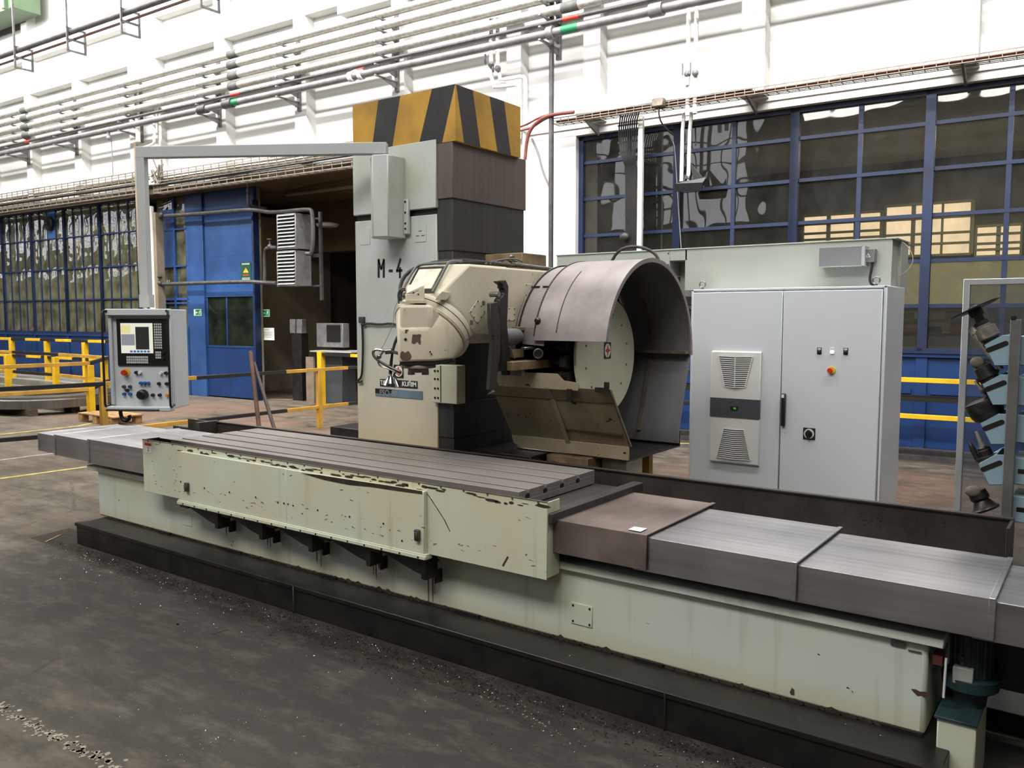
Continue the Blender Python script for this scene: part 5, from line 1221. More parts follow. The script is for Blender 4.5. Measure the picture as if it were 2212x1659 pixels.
g.mk('pump_motor', TEAL, pu, smooth=40)
g = MB(); a, c = onY(2057, 1441, 3.69), onY(2100, 1487, 3.69); g.box(a.x, c.x, 3.70, 3.76, c.z, a.z); g.mk('terminal_cover', DUCTG, pu, bev=.003)
g = MB(); p = onY(2078, 1432, 3.72); g.lathe((p.x, 3.73, a.z), (0, 0, 1), [(0, .012), (.02, .012), (.022, .009), (.04, .008)], 10); g.mk('cable_gland', PIPED, pu)
g = MB(); p, q = onY(2044, 1422, 3.66), onY(2038, 1507, 3.66); g.tube([p, q], .005, 8); g.mk('sight_tube', WHITEP, pu)
g = MB(); p = onY(2027, 1419, 3.70); g.box(p.x-.015, p.x+.02, 3.66, 3.72, p.z-.02, p.z+.02); g.mk('fitting', plain('rust_red', (92, 44, 34), .8, 0, .2, 10), pu)
g = MB(); g.box(-.5, .95, 3.9, 4.3, .36, .56); g.box(.5, .9, 3.7, 4.3, .38, .42); g.mk('bed_extension', OILY, label='dark underside beam reaching out beyond the right end of the bed', cat='beam')
g = MB(); p = onZ(2150, 1440, .0); g.hull([p+Vector(v_) for v_ in ((-.1, 0, 0), (.25, 0, 0), (.3, .25, 0), (-.05, .3, 0), (-.05, .05, .09), (.2, .05, .1), (.22, .2, .07))]); g.mk('scrap_bundle', OILY, label='dark heap of scrap lying on the floor right of the pump', cat='scrap')
# ================================================================== RAILINGS
def railing(name_label, pts, zs, posts, seg=1.0, r=.025, postmat=YELW, railmat=(YEL, BLK), first=0, post_w=.035, group=None):
    P = [Vector((p[0], p[1], 0)) for p in pts]
    root = thing('safety_railing', (P[0].x, P[0].y, 0), name_label, 'railing', group)
    for z in zs:
        g = MB(); k = first
        for a, c in zip(P[:-1], P[1:]):
            L = (c-a).length; n = max(1, round(L/seg)); d = (c-a)/n; side = Vector((-d.y, d.x, 0)).normalized()*r
            for i in range(n):
                g.m = k % 2; k += 1; p, q = a+d*i, a+d*(i+1); e = Vector((0, 0, z-r))
                g.prism([p-side+e, q-side+e, q+side+e, p+side+e], (0, 0, 2*r))
        g.mk('rail', list(railmat), root, bev=.004)
    for (x, y) in posts:
        g = MB(); g.box(x-post_w, x+post_w, y-post_w, y+post_w, 0, zs[0]-r); g.mk('post', postmat, root, bev=.004)
    return root
f0, f1, f2, f3, f4, f5 = [onZ(*q, 1.0) for q in ((-70, 841), (222, 829), (400, 815), (618, 803), (703, 799), (790, 795))]
XF = -11.0
railing('yellow and black railing running deep beside the machine, from the near left corner', [(XF-.35, 4.2), (XF, 5.8), (XF, 7.2), (XF, 8.85), (XF, 10.2), (XF+.05, 11.0)], (1.0, .36), [(XF, 5.8), (XF, 9.55)], 1.5, .028, YELW, (BLK, YELW), 0, .04)
a = onZ(228, 829, 1.0)
far = [onZ(*q, 1.0) for q in ((-60, 795), (193, 785), (232, 773), (-60, 756))]
railing('yellow and black railing enclosure around the steel ring at the left', [(far[0].x, far[0].y), (far[1].x, far[1].y), (far[2].x, far[2].y), (-20.5, far[2].y+.2), (far[3].x, far[3].y)], (1.0, .50), [(far[1].x, far[1].y), (far[2].x-.15, far[2].y)] + [(onZ(x, y, 1.0).x, onZ(x, y, 1.0).y) for x, y in ((15, 763), (119, 768))], 1.9, .035, YEL, (YELW, BLK), 0, .06)
w0, w1 = onW(-60, 726, 11.55), onW(235, 740, 11.55)
def w2(s, t): p = wall2world(s, t, 0); return (p.x, p.y)
n_ = [onW(x, 735, 11.55).x for x in (25, 101, 183)]
rl = railing('yellow and black barrier along the left blue wall behind the ring enclosure', [w2(w0.x, 11.55), w2(-18.9, 11.55)], (1.29, .83), [w2(s, 11.55) for s in n_], .8, .035, YEL, (YEL, BLK), 0, .06)
railing('yellow and black barrier in front of the right blue wall', [w2(-6.5, 11.75), w2(-1.95, 11.75), w2(1.2, 11.75), w2(4, 11.75)], (1.09, .62), [w2(-6.4, 11.75), w2(3.9, 11.75)], 3.2, .03, YEL, (BLK, YEL), 0)
g = MB(); g.T = Matrix.Rotation(WA, 4, 'Z'); g.box(-6.3, 4, 11.9, 11.95, .80, .88); g.mk('cable_trunking', BLK, label='black horizontal bar between the two yellow rails at the right wall', cat='trunking')
p = wall2world(onW(694, 800, 12.1).x, 12.1, 0)
rr_ = thing('safety_railing', (p.x, p.y, 0), 'bright yellow post with short rail at the mouth of the dark gateway', 'railing')
g = MB(); g.box(p.x-.06, p.x+.06, p.y-.06, p.y+.06, 0, 1.19); g.mk('post', YEL, rr_, bev=.004)
g = MB(); g.box(p.x+.06, p.x+.9, p.y-.03, p.y+.03, 1.10, 1.16); g.m = 1; g.box(p.x+.9, p.x+3.2, p.y-.03, p.y+.03, 1.10, 1.16); g.mk('rail', [BLK, YEL], rr_)

# ring workpiece, pallet, small block, bars
c_ = onZ(40, 893)
rg = thing('steel_ring', (c_.x-.3, c_.y+1.2, 0), 'large machined steel ring lying on timbers inside the left railing', 'steel ring')
rc = Vector((c_.x-.35, c_.y+.75, 0)); ro = 1.30
g = MB(); n = 64; 
def ringprof(g, prof):
    vs = []; fs = []; m_ = len(prof)
    for i in range(n):
        a_ = 2*math.pi*i/n
        for r_, z in prof: vs.append((rc.x+r_*math.cos(a_), rc.y+r_*math.sin(a_), z))
    for i in range(n):
        for j in range(m_): fs.append((i*m_+j, ((i+1) % n)*m_+j, ((i+1) % n)*m_+(j+1) % m_, i*m_+(j+1) % m_))
    g.add(vs, fs)
ringprof(g, [(ro, .13), (ro, .29), (ro-.05, .31), (ro-.05, .345), (ro-.55, .345), (ro-.55, .13)]); g.mk('ring_body', MILLD, rg, smooth=35)
g = MB()
for k in (-1, 0, 1): g.cbox((rc.x, rc.y+k*.8, .062), 2.2, .16, .124)
g.mk('timber_support', plain('old_timber', (92, 78, 64), .9, 0, .2, 6), rg)
pa = onZ(190, 912)
pl = thing('wooden_pallet', (pa.x, pa.y, 0), 'small light wooden pallet on the floor beside the yellow railing', 'pallet')
g = MB()
for k in range(3): g.box(pa.x-.25, pa.x+.95, pa.y-.05+k*.2, pa.y+.12+k*.2, .14, .165)
g.mk('deck_board', WOOD, pl, bev=.003)
g = MB()
for i in (-.2, .3, .8):
    for j in (0, .45): g.box(pa.x+i-.06, pa.x+i+.08, pa.y+j-.04, pa.y+j+.08, .0, .14)
g.mk('pallet_block', WOOD, pl, bev=.003)
pb_ = onZ(735, 945, 0); q_ = onY(713, 922, 6.6)
g = MB(); a, c = onY(713, 921, 6.4), onY(772, 950, 6.4); g.box(a.x, c.x+.2, 6.4, 6.8, 0, a.z); g.mk('steel_block', OILY, bev=.005, label='black square steel block on the floor left of the machine column', cat='steel block')
for (x0, y0, x1, y1, Y0, Y1, rad, lab) in ((541, 760, 559, 918, 6.55, 5.0, .021, 'upright rusty steel bar leaning left of the thinner one'), (549, 784, 590, 918, 6.6, 4.95, .017, 'slanting darker steel bar leaning right of the rusty one')):
    a, c = onY(x0, y0, 5.25), onY(x1, y1, 4.95); a0 = a; c0 = a+(c-a)*((a.z-0)/(a.z-c.z)); c0.z = 0
    g = MB(); g.frus(a0, c0, rad, n=12); g.mk('steel_bar', plain('rusty_bar', (96, 68, 54), .7, .3, .2, 8) if rad > .02 else plain('dark_bar', (66, 56, 50), .6, .3, .2, 8), label=lab, cat='steel bar', group='bars leaning behind the chip guard')

# ================================================================== BLUE ENTRANCE BOOTH LEFT OF THE GATEWAY
TB = 12.45
def bw(px, py): return onW(px, py, TB)
bo = thing('blue_partition', (-18.5, TB, 0), 'blue sheet-metal partition with windows and an open-topped door left of the gateway', 'partition', frame='W')
s345, s374, s400, s437, s545 = bw(345, 500).x, bw(374, 500).x, bw(403, 500).x, bw(437, 500).x, bw(545, 500).x
ztop = 4.79
g = MB(); g.box(s400, s437, TB, TB+.12, 0, ztop); g.mk('corner_panel', BLUEL, bo, bev=.004)
g = MB(); g.box(s437+.005, s545, TB+.05, TB+.13, 2.44, ztop); zz = bw(490, 500).z; g.box(s437+.005, s545, TB+.045, TB+.05, bw(490, 552).z-.008, bw(490, 552).z); g.box(s437, s545, TB+.03, TB+.05, 2.36, 2.44); g.mk('upper_sheet', BLUEL, bo, bev=.004)
dr_ = thing('door_1', (s437, TB+.05, 0), None, None, frame='W', kind='structure')
zg0, zg1 = bw(490, 747).z, bw(490, 634).z
g = MB(); g.box(s437+.01, s545-.02, TB+.04, TB+.09, .03, zg0); g.box(s437+.01, s437+.06, TB+.04, TB+.09, zg0, 2.36); g.box(s545-.10, s545-.02, TB+.04, TB+.09, zg0, 2.36); sm = bw(487, 700).x; g.box(sm-.02, sm+.02, TB+.04, TB+.09, zg0, 2.36); g.box(s437+.01, s545-.02, TB+.04, TB+.09, zg1, 2.36); g.box(s437+.01, s545-.02, TB+.03, TB+.04, zg0-.05, zg0); g.mk('door_leaf', BLUE, dr_, bev=.004)
MB().box(s437+.06, s545-.1, TB+.06, TB+.07, zg0, zg1).mk('door_pane', GLASSD, dr_)
g = MB(); g.box(s437+.02, s545-.03, TB+.12, TB+.14, 0, 2.3); g.mk('door_backing', BLK, dr_)
g = MB(); g.box(s545-.0, s545+.05, TB-.02, TB+.15, 0, 4.5); g.mk('corner_post', BLUED, bo, bev=.004)
# left strip: blue upper panel, narrow panes, blue base
g = MB(); g.box(s345, s374, TB+.02, TB+.06, bw(360, 575).z, 4.5); g.box(s345-.2, s400, TB, TB+.05, 2.30, 2.36); g.box(s345-.2, s345+.15, TB, TB+.05, 1.2, 2.3); g.box(s345-.2, s400, TB+.0, TB+.06, 0, bw(370, 705).z); g.box(s400-.06, s400, TB, TB+.05, 0, ztop)
g.box(s374-.03, s374+.03, TB, TB+.06, 1.5, ztop)
for y_ in (495, 575, 655): g.box(s345, s400, TB+.0, TB+.05, bw(385, y_).z-.02, bw(385, y_).z+.02)
g.mk('side_sheet', BLUEL, bo, bev=.003)
g = MB(); g.box(s345, s400, TB+.065, TB+.07, 1.3, ztop); g.mk('side_pane', GLASSL, bo)
MB().box(s345-.3, s545+.05, TB+.14, TB+.2, 0, ztop).mk('partition_back', OLIVE, bo)
# column and downpipes beside
g = MB(); a = onW(331, 640, 12.1)
g.tube([(a.x, 12.1, .3), (a.x, 12.1, 4.55)], .085, 14); g.mk('downpipe', PIPEWH, frame='W', label='thick white downpipe between left windows and blue partition', cat='pipe')
g = MB(); a = onW(341, 640, 12.15); g.box(a.x-.09, a.x+.09, 12.1, 12.3, 0, 4.4); g.mk('concrete_post', CONC, frame='W', label='narrow concrete post beside the white downpipe', cat='post')
g = MB(); a0_, a1_ = onW(287, 100, 11.7), onW(301, 610, 11.7); g.tube([(a0_.x, 11.75, 8.8), (a0_.x, 11.75, 6.0)], .055, 12); g.m = 0; g.mk('wall_conduit', PIPEWH, frame='W', label='upper white vertical conduit crossing the pipe bundle at the left', cat='conduit')
g = MB(); q = onW(298, 500, 11.6).x; g.tube([(q, 11.62, 5.95), (q, 11.62, 2.35), (q+.12, 11.62, 2.1), (q+.4, 11.62, 1.95)], .045, 12, 1); g.mk('wall_conduit', CONC, frame='W', label='brownish vertical conduit beside the pendant boom', cat='conduit')
# emergency and notice signs
def sign(name, label, a, c, t, mats, build, cat='sign'):
    P, Q = onW(a[0], a[1], t), onW(c[0], c[1], t); s0, s1, z0, z1 = P.x, Q.x, Q.z, P.z
    g = MB(); g.box(s0, s1, t-.006, t, z0, z1); o = g.mk(name, mats[0], frame='W', label=label, cat=cat)
    build(o, s0, s1, z0, z1, t-.006); return o
def runner(g, cx_, cz_, h, t):
    g.prism([(cx_+.05*h+.09*h*math.cos(6.283*i/10), t, cz_+.38*h+.09*h*math.sin(6.283*i/10)) for i in range(10)], (0, -.001, 0))
    for poly in (((-.05, .28), (.12, .24), (.06, -.05), (-.10, .0)), ((-.10, .03), (.0, -.03), (-.22, -.2), (-.36, -.42), (-.42, -.36)), ((.0, .0), (.08, -.05), (.22, -.18), (.10, -.42), (.02, -.38), (.12, -.18)), ((-.04, .26), (-.24, .20), (-.30, .04), (-.24, .02), (-.18, .14), (-.02, .18)), ((.10, .22), (.24, .08), (.36, .16), (.34, .22), (.24, .16), (.12, .26))):
        g.prism([(cx_+u*h, t, cz_+v_*h) for u, v_ in poly], (0, -.001, 0))
def exit_art(o, s0, s1, z0, z1, t):
    h = z1-z0; w_ = s1-s0; g = MB(); g.box(s0+w_*.04, s0+w_*.22, t-.001, t, z0+h*.12, z1-h*.08)
    m_ = s0+w_*.40; zc = (z0+z1)/2; g.box(m_-w_*.10, m_+w_*.18, t-.001, t, zc-h*.035, zc+h*.035)
    g.prism([(m_-w_*.16, t, zc), (m_-w_*.04, t, zc+h*.2), (m_-w_*.04, t, zc+h*.1), (m_-w_*.10, t, zc), (m_-w_*.04, t, zc-h*.1), (m_-w_*.04, t, zc-h*.2)], (0, -.001, 0))
    runner(g, s0+w_*.80, zc, h*.8, t); g.mk('sign_pictogram', SGLOW, o)
    g = MB(); e = h*.06
    for b_ in ((s0, s1, z0, z0+e), (s0, s1, z1-e, z1), (s0, s0+e, z0, z1), (s1-e, s1, z0, z1)): g.box(b_[0], b_[1], t-.0012, t, b_[2], b_[3])
    g.mk('sign_border', SGLOW, o)
sign('exit_sign', 'green emergency exit sign on the blue partition beside its door', (419, 668), (436, 682), TB-.001, [GREENS], exit_art)
GY0 = 12.72
def onG(px, py): return onW(px, py, GY0)
sign('exit_sign', 'green emergency exit sign with left arrow on the gateway concrete', (561, 669), (583, 684), 12.69, [GREENS], exit_art)
def paper_art(o, s0, s1, z0, z1, t):
    h = z1-z0; w_ = s1-s0; g = MB()
    g.box(s0+w_*.32, s0+w_*.68, t-.0006, t, z1-h*.18, z1-h*.14)
    for k in range(5): g.box(s0+w_*.08, s0+w_*(.92-.1*(k % 2)), t-.0006, t, z1-h*(.36+.075*k), z1-h*(.335+.075*k))
    g.box(s0+w_*.12, s0+w_*.8, t-.0006, t, z0+h*.22, z0+h*.25)
    g.mk('notice_print', PRINT, o)
sign('paper_notice', 'white printed paper notice on the gateway concrete below the exit sign', (561, 708), (593, 735), 12.69, [PAPER], paper_art, 'notice')
def warn_art(o, s0, s1, z0, z1, t):
    h = z1-z0; w_ = s1-s0; cx_ = (s0+s1)/2; zc = z0+h*.55; g = MB(); g.prism([(cx_-w_*.27, t, zc-h*.13), (cx_+w_*.27, t, zc-h*.13), (cx_, t, zc+h*.14)], (0, -.001, 0)); g.mk('warning_triangle', YELP, o)
    g = MB(); g.box(cx_-.008, cx_+.008, t-.0018, t-.001, zc-h*.04, zc+h*.07); g.box(cx_-.008, cx_+.008, t-.0018, t-.001, zc-h*.10, zc-h*.07); g.mk('warning_mark', BLK, o)
    g = MB()
    for z in (.93, .88, .12, .05): g.box(s0+w_*.12, s1-w_*.12, t-.001, t, z0+h*(z-.012), z0+h*(z+.012))
    g.mk('sign_print', SGLOW, o)
    g = MB(); g.box(cx_-w_*.3, cx_+w_*.3, t-.001, t, z0+h*.29, z0+h*.33); g.box(cx_-w_*.26, cx_+w_*.26, t-.001, t, z0+h*.25, z0+h*.275); g.mk('sign_print', RED, o)
sign('warning_sign', 'dark green notice board with yellow warning triangle on the blue partition edge', (520, 567), (543, 605), TB+.044, [GREEND], warn_art)
# gateway equipment: two fan heaters
for (y0_, y1_, lab) in ((463, 541, 'upper louvred unit heater on the gateway wall'), (542, 620, 'lower louvred unit heater on the gateway wall')):
    T0 = 12.0; a, c = onW(598, y0_, T0), onW(641, y1_, T0); s0, s1 = a.x, c.x; z0, z1 = onW(598, y1_, T0).z, onW(598, y0_, T0).z
    ht = thing('unit_heater', ((s0+s1)/2, T0+.3, z0), lab, 'heater', 'unit heaters in the gateway', frame='W')
    g = MB(); g.box(s0, s1, T0+.03, T0+.42, z0+.01, z1-.01); e = .035; g.box(s0, s1, T0-.02, T0+.05, z0+.01, z0+.01+e); g.box(s0, s1, T0-.02, T0+.05, z1-.01-e, z1-.01); g.box(s0, s0+e, T0-.02, T0+.05, z0, z1-.01); g.box(s1-e, s1, T0-.02, T0+.05, z0, z1-.01); g.mk('heater_case', PIPEG, ht, bev=.01)
    MB().box(s0+e, s1-e, T0+.022, T0+.03, z0+e, z1-e).mk('heater_core', BLK, ht)
    g = MB(); nn = 10
    for i in range(nn):
        z = z0+.06+(z1-z0-.10)*i/(nn-1); g.prism([(s0+e, T0-.04, z-.012), (s0+e, T0-.035, z-.005), (s0+e, T0+.02, z+.03), (s0+e, T0+.02, z+.02)], (s1-s0-2*e, 0, 0))
    g.mk('heater_louvre', HEATG, ht)
g = MB(); s0 = onW(641, 540, 12.0).x
for y in (470, 548, 552, 616): z = onW(641, y, 12.2).z; g.box(s0-.6, s0+.15, 12.5, 12.56, z-.03, z+.01)
g.box(s0+.12, s0+.18, 12.5, 12.56, 2.25, 4.1); g.mk('heater_bracket', PIPED, frame='W', label='dark bracket frame carrying the two unit heaters', cat='bracket')
def wtube(pts, r_, mat, label, name='steam_pipe', sm=2, n=8, cat='pipe', group=None, t=12.2):
    g = MB(); g.tube([onW(p[0], p[1], p[2] if len(p) > 2 else t) for p in pts], r_, n, sm); return g.mk(name, mat, frame='W', label=label, cat=cat, group=group)
wtube([(328, 469), (349, 467), (440, 461), (540, 452), (560, 455, 12.3), (590, 460, 12.2), (668, 451, 12.1), (676, 458, 12.1), (677, 548, 12.1), (662, 548, 12.1)], .045, PIPED, 'upper dark pipe crossing the blue partition and bending to the heaters')
wtube([(328, 615), (349, 614), (440, 611), (540, 608), (575, 611, 12.3), (598, 612, 12.1)], .045, PIPED, 'lower dark pipe crossing the blue partition to the lower heater')
wtube([(572, 610, 12.3), (572, 540, 12.3), (578, 535, 12.2), (598, 535, 12.1)], .04, PIPED, 'short dark riser pipe with valve left of the heaters')
wtube([(620, 420, 13.4), (700, 410, 13.0), (775, 400, 12.9)], .05, CONC, 'pale sprinkler pipe under the gateway ceiling')
wtube([(535, 372, 12.0), (535, 440, 12.1), (540, 446, 12.2), (575, 450, 12.6)], .03, PIPED, 'dark conduit dropping from the cable tray past the blue partition')
for (x, y) in ((349, 464), (345, 612), (583, 533)):
    P = onW(x, y, 12.15); g = MB(); g.tube([P, P+Vector((0, 0, .16))], .018, 8); g.lathe(P+Vector((0, 0, .15)), (0, 0, 1), [(0, .06), (.02, .06)], 14); g.sphere(P, .06, 10, 6)
    g.mk('gate_valve', PIPED, frame='W', label={349: 'gate valve on the upper pipe beside the white downpipe', 345: 'gate valve on the lower pipe beside the white downpipe', 583: 'gate valve on the short riser left of the heaters'}[x], cat='valve')
# switches and computer terminal in the passage
P = onW(640, 705, 13.0); g = MB(); g.box(P.x-.2, P.x-.02, 12.98, 13.12, P.z-.16, P.z+.16); g.box(P.x+.02, P.x+.2, 12.98, 13.12, P.z-.16, P.z+.16); sb = g.mk('switch_box', PIPEG, frame='W', bev=.01, label='pair of grey switch boxes on a post in the gateway', cat='switch')
g = MB(); g.box(P.x-.16, P.x+.16, 13.0, 13.2, 0, P.z-.16); g.mk('switch_post', OILY, sb)
T_ = 13.0; a, c = onW(683, 698, T_), onW(741, 742, T_)
ct = thing('computer_terminal', ((a.x+c.x)/2, T_+.2, 0), 'grey computer terminal with monitor and shelf in the dark gateway', 'computer terminal', frame='W')
g = MB(); g.box(a.x, c.x, T_, T_+.2, onW(700, 750, T_).z, a.z); g.mk('monitor_hood', PIPEG, ct, bev=.01)
p0, p1 = onW(706, 702, T_), onW(736, 739, T_); MB().box(p0.x, p1.x, T_-.01, T_, p1.z, p0.z).mk('monitor_screen', RUB, ct)
p0 = onW(669, 757, T_-.3); p1 = onW(758, 759, T_-.3); MB().box(p0.x, p1.x, T_-.3, T_+.4, p0.z-.03, p0.z).mk('terminal_shelf', HEATG, ct)
p0 = onW(688, 760, T_); p1 = onW(741, 838, T_); MB().box(p0.x, p1.x, T_-.02, T_+.4, 0, p0.z-.03).mk('terminal_cabinet', GREY60, ct, bev=.01)
P = onW(669, 805, 12.75); MB().box(P.x-.12, P.x+.12, 12.75, 12.8, 0, onW(669, 771, 12.75).z).mk('timber_plank', plain('old_plank', (126, 112, 96), .9, 0, .2, 4), frame='W', label='upright grey plank leaning beside the computer terminal', cat='plank')
g = MB(); P = onW(707, 490, 13.4); g.lathe((P.x, 13.4, P.z), (0, 0, 1), [(0, .22), (.06, .26), (.1, .1)], 20); g.mk('ceiling_lamp', HEATG, frame='W', label='round unlit lamp under the dark gateway ceiling', cat='lamp')
g = MB()
# small room lamp giving the gateway its dim light
area('passage_lamp', wall2world(-15.5, 13.2, 4.3), wall2world(-16.2, 12.9, 0), .4, .4, 6, colr=(1, .86, .64))

# ================================================================== PIPES ALONG THE WALL
def run(px0, px1, t, r_, mat, name, label, bands=(), group=None, collars=()):
    a, c = onW(px0[0], px0[1], t), onW(px1[0], px1[1], t); z = (a.z+c.z)/2
    root = thing(name, (-12, t, z), label, 'pipe', group, frame='W')
    g = MB(); g.frus((-32, t, z), (7, t, z), r_, n=14); g.mk('pipe_run', mat, root, smooth=60)
    for (x0, x1, m_) in bands:
        s0, s1 = onW(x0, 200, t).x, onW(x1, 200, t).x; MB().frus((s0, t, z), (s1, t, z), r_+.004, n=14, cap=True).mk('marking_band', m_, root, smooth=60)
    for (x0, x1, dr__, m_) in collars:
        s0, s1 = onW(x0, 200, t).x, onW(x1, 200, t).x; MB().frus((s0, t, z), (s1, t, z), r_+dr__, n=14).mk('pipe_collar', m_, root, smooth=60)
    return z
TP = 11.45
GI = 'silver insulated pipes high on the white wall'
INSB = plain('dark_insulation', (84, 86, 82), .7, 0, .2, 8)
def bandsfor(y): 
    out = []
    return out
pz = []
for (a, c, lab, bands) in (((0, 252), (800, 38), 'topmost silver insulated pipe of the bundle on the white wall', [(497, 516), (46, 58)]),
                    ((0, 270), (800, 62), 'second silver insulated pipe from the top of the bundle', [(496, 517), (46, 60)]),
                    ((0, 289), (800, 88), 'third silver insulated pipe from the top of the bundle', [(497, 518), (46, 62)]),
                    ((0, 307), (800, 113), 'lowest of the four silver insulated pipes', [(497, 517), (48, 63), (1214, 1250)])):
    pz.append(run(a, c, TP+.1, .078, PIPEW, 'insulated_pipe', lab, [(b_[0], b_[1], INSB) for b_ in bands], GI))
zr = run((0, 317), (800, 140), TP-.05, .03, PIPED, 'thin_pipe', 'thin dark pipe with red marks between silver and grey pipes', [(500, 519, RED), (50, 60, RED), (1216, 1250, RED)])
zg = run((0, 332), (800, 157), TP-.05, .065, PIPEG, 'grey_pipe', 'thick grey pipe with green marks, lowest of the wall bundle', [(498, 516, GREENS), (1214, 1248, GREENS)], None,
         [(430, 446, .03, PIPED), (484, 502, .03, PIPED), (756, 764, .025, WHITEP), (777, 784, .025, WHITEP), (1183, 1196, .035, PIPEG), (1402, 1430, .035, PIPEG)])
g = MB(); s0, s1 = onW(764, 160, TP).x, onW(777, 160, TP).x; g.frus((s0, TP-.05, zg), (s1, TP-.05, zg), .05, n=10); g.box(s0, s1, TP-.07, TP-.03, zg+.06, zg+.10); vb = g.mk('ball_valve', CHROME, frame='W', label='red-handled ball valve in the thick grey pipe above the striped cap', cat='valve')
g = MB(); g.box(s0+.05, s1+.15, TP-.06, TP-.04, zg+.10, zg+.12); g.mk('valve_lever', RED, vb)
zd = run((0, 124), (325, 6), 10.9, .07, PIPED, 'dark_pipe', 'thick dark pipe hung at the very top left of the wall', [])
g = MB(); g.tube([(-31, 10.98, zd-.14), (-24.5, 10.98, zd-.16), (-21, 10.98, zd-.15), (-17, 10.98, zd-.14), (-12, 10.98, zd-.10)], .03, 8, 2); g.mk('copper_pipe', plain('copper_brown', (84, 60, 52), .5, .4, .15, 6), frame='W', label='thin reddish pipe hanging just below the thick dark pipe', cat='pipe')
# hanger frames of the dark pipe
for x_, lab in ((31, 'leftmost'), (146, 'second from left'), (264, 'third from left'), (437, 'rightmost')):
    s = onW(x_, 100, 10.8).x; hz = onW(31, 146, 10.8).z; ht_ = onW(31, 100, 10.8).z
    g = MB()
    g.box(s-.02, s+.02, 10.78, 10.82, hz, 12.5); g.box(s-.02, s+.02, 11.20, 11.24, hz, ht_+.0)
    for z in (hz, (hz+ht_)/2, ht_): g.box(s-.02, s+.02, 10.78, 11.24, z-.02, z+.02)
    g.mk('pipe_hanger', PIPED, frame='W', label=lab+' rectangular steel hanger of the thick dark pipe', cat='pipe hanger', group='hangers of the top left pipe')
# wall brackets of the bundle at the pilasters
sb_ = [onW(x, 200, PILF).x for x in (57, 163, 305, 475, 648, 860, 1208)]
words_ = ['leftmost', 'second from left', 'third from left', 'fourth from left', 'fifth from left, above the boom', 'sixth from left, left of the striped cap', 'rightmost, at the dark vertical conduit']
for s, wd in zip(sb_, words_):
    g = MB()
    for z in pz+[zr, zg]:
        rr__ = .078 if z in pz else (.03 if z == zr else .065)
        g.box(s-.02, s+.02, TP-.12, 11.96, z-rr__-.03, z-rr__-.005); g.prism([(s-.012, 11.95, z-rr__-.03), (s-.012, 11.95, z-rr__-.14), (s-.012, TP+.05, z-rr__-.03)], (.024, 0, 0))
    g.box(s-.04, s+.04, 11.90, 11.96, zg-.25, pz[0]+.1)
    g.mk('pipe_bracket', PIPEG, frame='W', label='steel wall bracket carrying the pipe bundle, '+wd, cat='pipe bracket', group='brackets of the wall pipe bundle')
# white water pipes dropping from the bundle
def wt(pts, r_, mat, name, label, cat='pipe', t=11.75, sm=1, parent=None):
    g = MB(); 
    for q in pts: g.tube([onW(p[0], p[1], t) for p in q], r_, 10, sm)
    return g.mk(name, mat, frame='W', label=label, cat=cat)
wt([[(1061, 40), (1061, 90), (1061, 188), (1090, 186), (1121, 181), (1123, 200), (1122, 300)], [(1075, 40), (1075, 172), (1100, 170), (1131, 164), (1136, 175), (1134, 250), (1132, 340)]], .035, PIPEWH, 'water_pipe', 'pair of white water pipes dropping and stepping right above the machine cap')
for x, y, lab in ((1061, 140, 'lever valve on the left white water pipe above the cap'), (1075, 148, 'dark wheel valve on the right white water pipe above the cap')):
    P = onW(x, y, 11.7); g = MB(); g.sphere(P, .055, 10, 6); g.box(P.x-.07, P.x-.05, 11.6, 11.63, P.z, P.z+.16) if x < 1070 else g.lathe((P.x-.08, P.y, P.z), (-1, -.4, 0), [(0, .05), (.02, .05)], 12); g.mk('shutoff_valve', PIPEG, frame='W', label=lab, cat='valve')
wt([[(1488, 12), (1485, 250)], [(1505, 5), (1501, 245)], ], .032, PIPEWH, 'water_pipe', 'pair of thin white pipes high above the right window wall')
wt([[(1486, 243), (1475, 246), (1472, 392)], [(1502, 243), (1491, 246), (1487, 390)]], .028, PIPEWH, 'water_pipe', 'pair of short white pipes hanging in front of the right windows', t=12.0)
P = onW(1482, 174, 11.7); g = MB(); g.box(P.x-.07, P.x+.05, 11.68, 11.70, P.z-.07, P.z+.05); g.mk('valve_tag', PAPER, frame='W', label='small white tag hanging on the thin white pipes', cat='tag')
for x, y, lab in ((1485, 160, 'lever valve on the left thin white pipe'), (1502, 158, 'lever valve on the right thin white pipe')):
    P = onW(x, y, 11.7); g = MB(); g.sphere(P, .05, 10, 6); g.box(P.x-.06, P.x-.045, 11.62, 11.65, P.z-.02, P.z+.14); g.mk('shutoff_valve', PIPEG, frame='W', label=lab, cat='valve')
P = onW(1486, 397, 12.0); g = MB(); g.hull([P+Vector(v_) for v_ in ((-.16, -.12, .0), (.28, -.12, -.02), (.32, -.08, .06), (-.16, -.1, -.12), (.26, -.1, -.13), (.2, .1, .1), (-.1, .15, -.05))]); g.tube([P+Vector((0, 0, .05)), P+Vector((.0, .1, .3))], .05, 8); g.prism([P+Vector((.1, 0, .02)), P+Vector((.3, 0, .02)), P+Vector((.3, 0, .16)), P+Vector((.24, 0, .06)), P+Vector((.0, 0, .35))], (0, .02, 0))
g.mk('black_floodlight', RUB, frame='W', bev=.004, label='black floodlight housing at the lower end of the hanging white pipes', cat='floodlight')
wt([[(333, 235), (334, 305), (330, 312), (301, 322), (301, 340)], [(346, 232), (347, 318), (340, 325), (310, 332)]], .03, PIPEWH, 'water_pipe', 'pair of white pipes stepping left just above the pendant boom')
P = onW(235, 298, 11.4); g = MB(); g.tube([P+Vector((0, 0, .25)), P+Vector((0, 0, -.05))], .035, 8); g.sphere(P, .06, 10, 6); g.mk('drain_valve', PIPEG, frame='W', label='drain valve hanging below the grey pipe at the left', cat='valve')
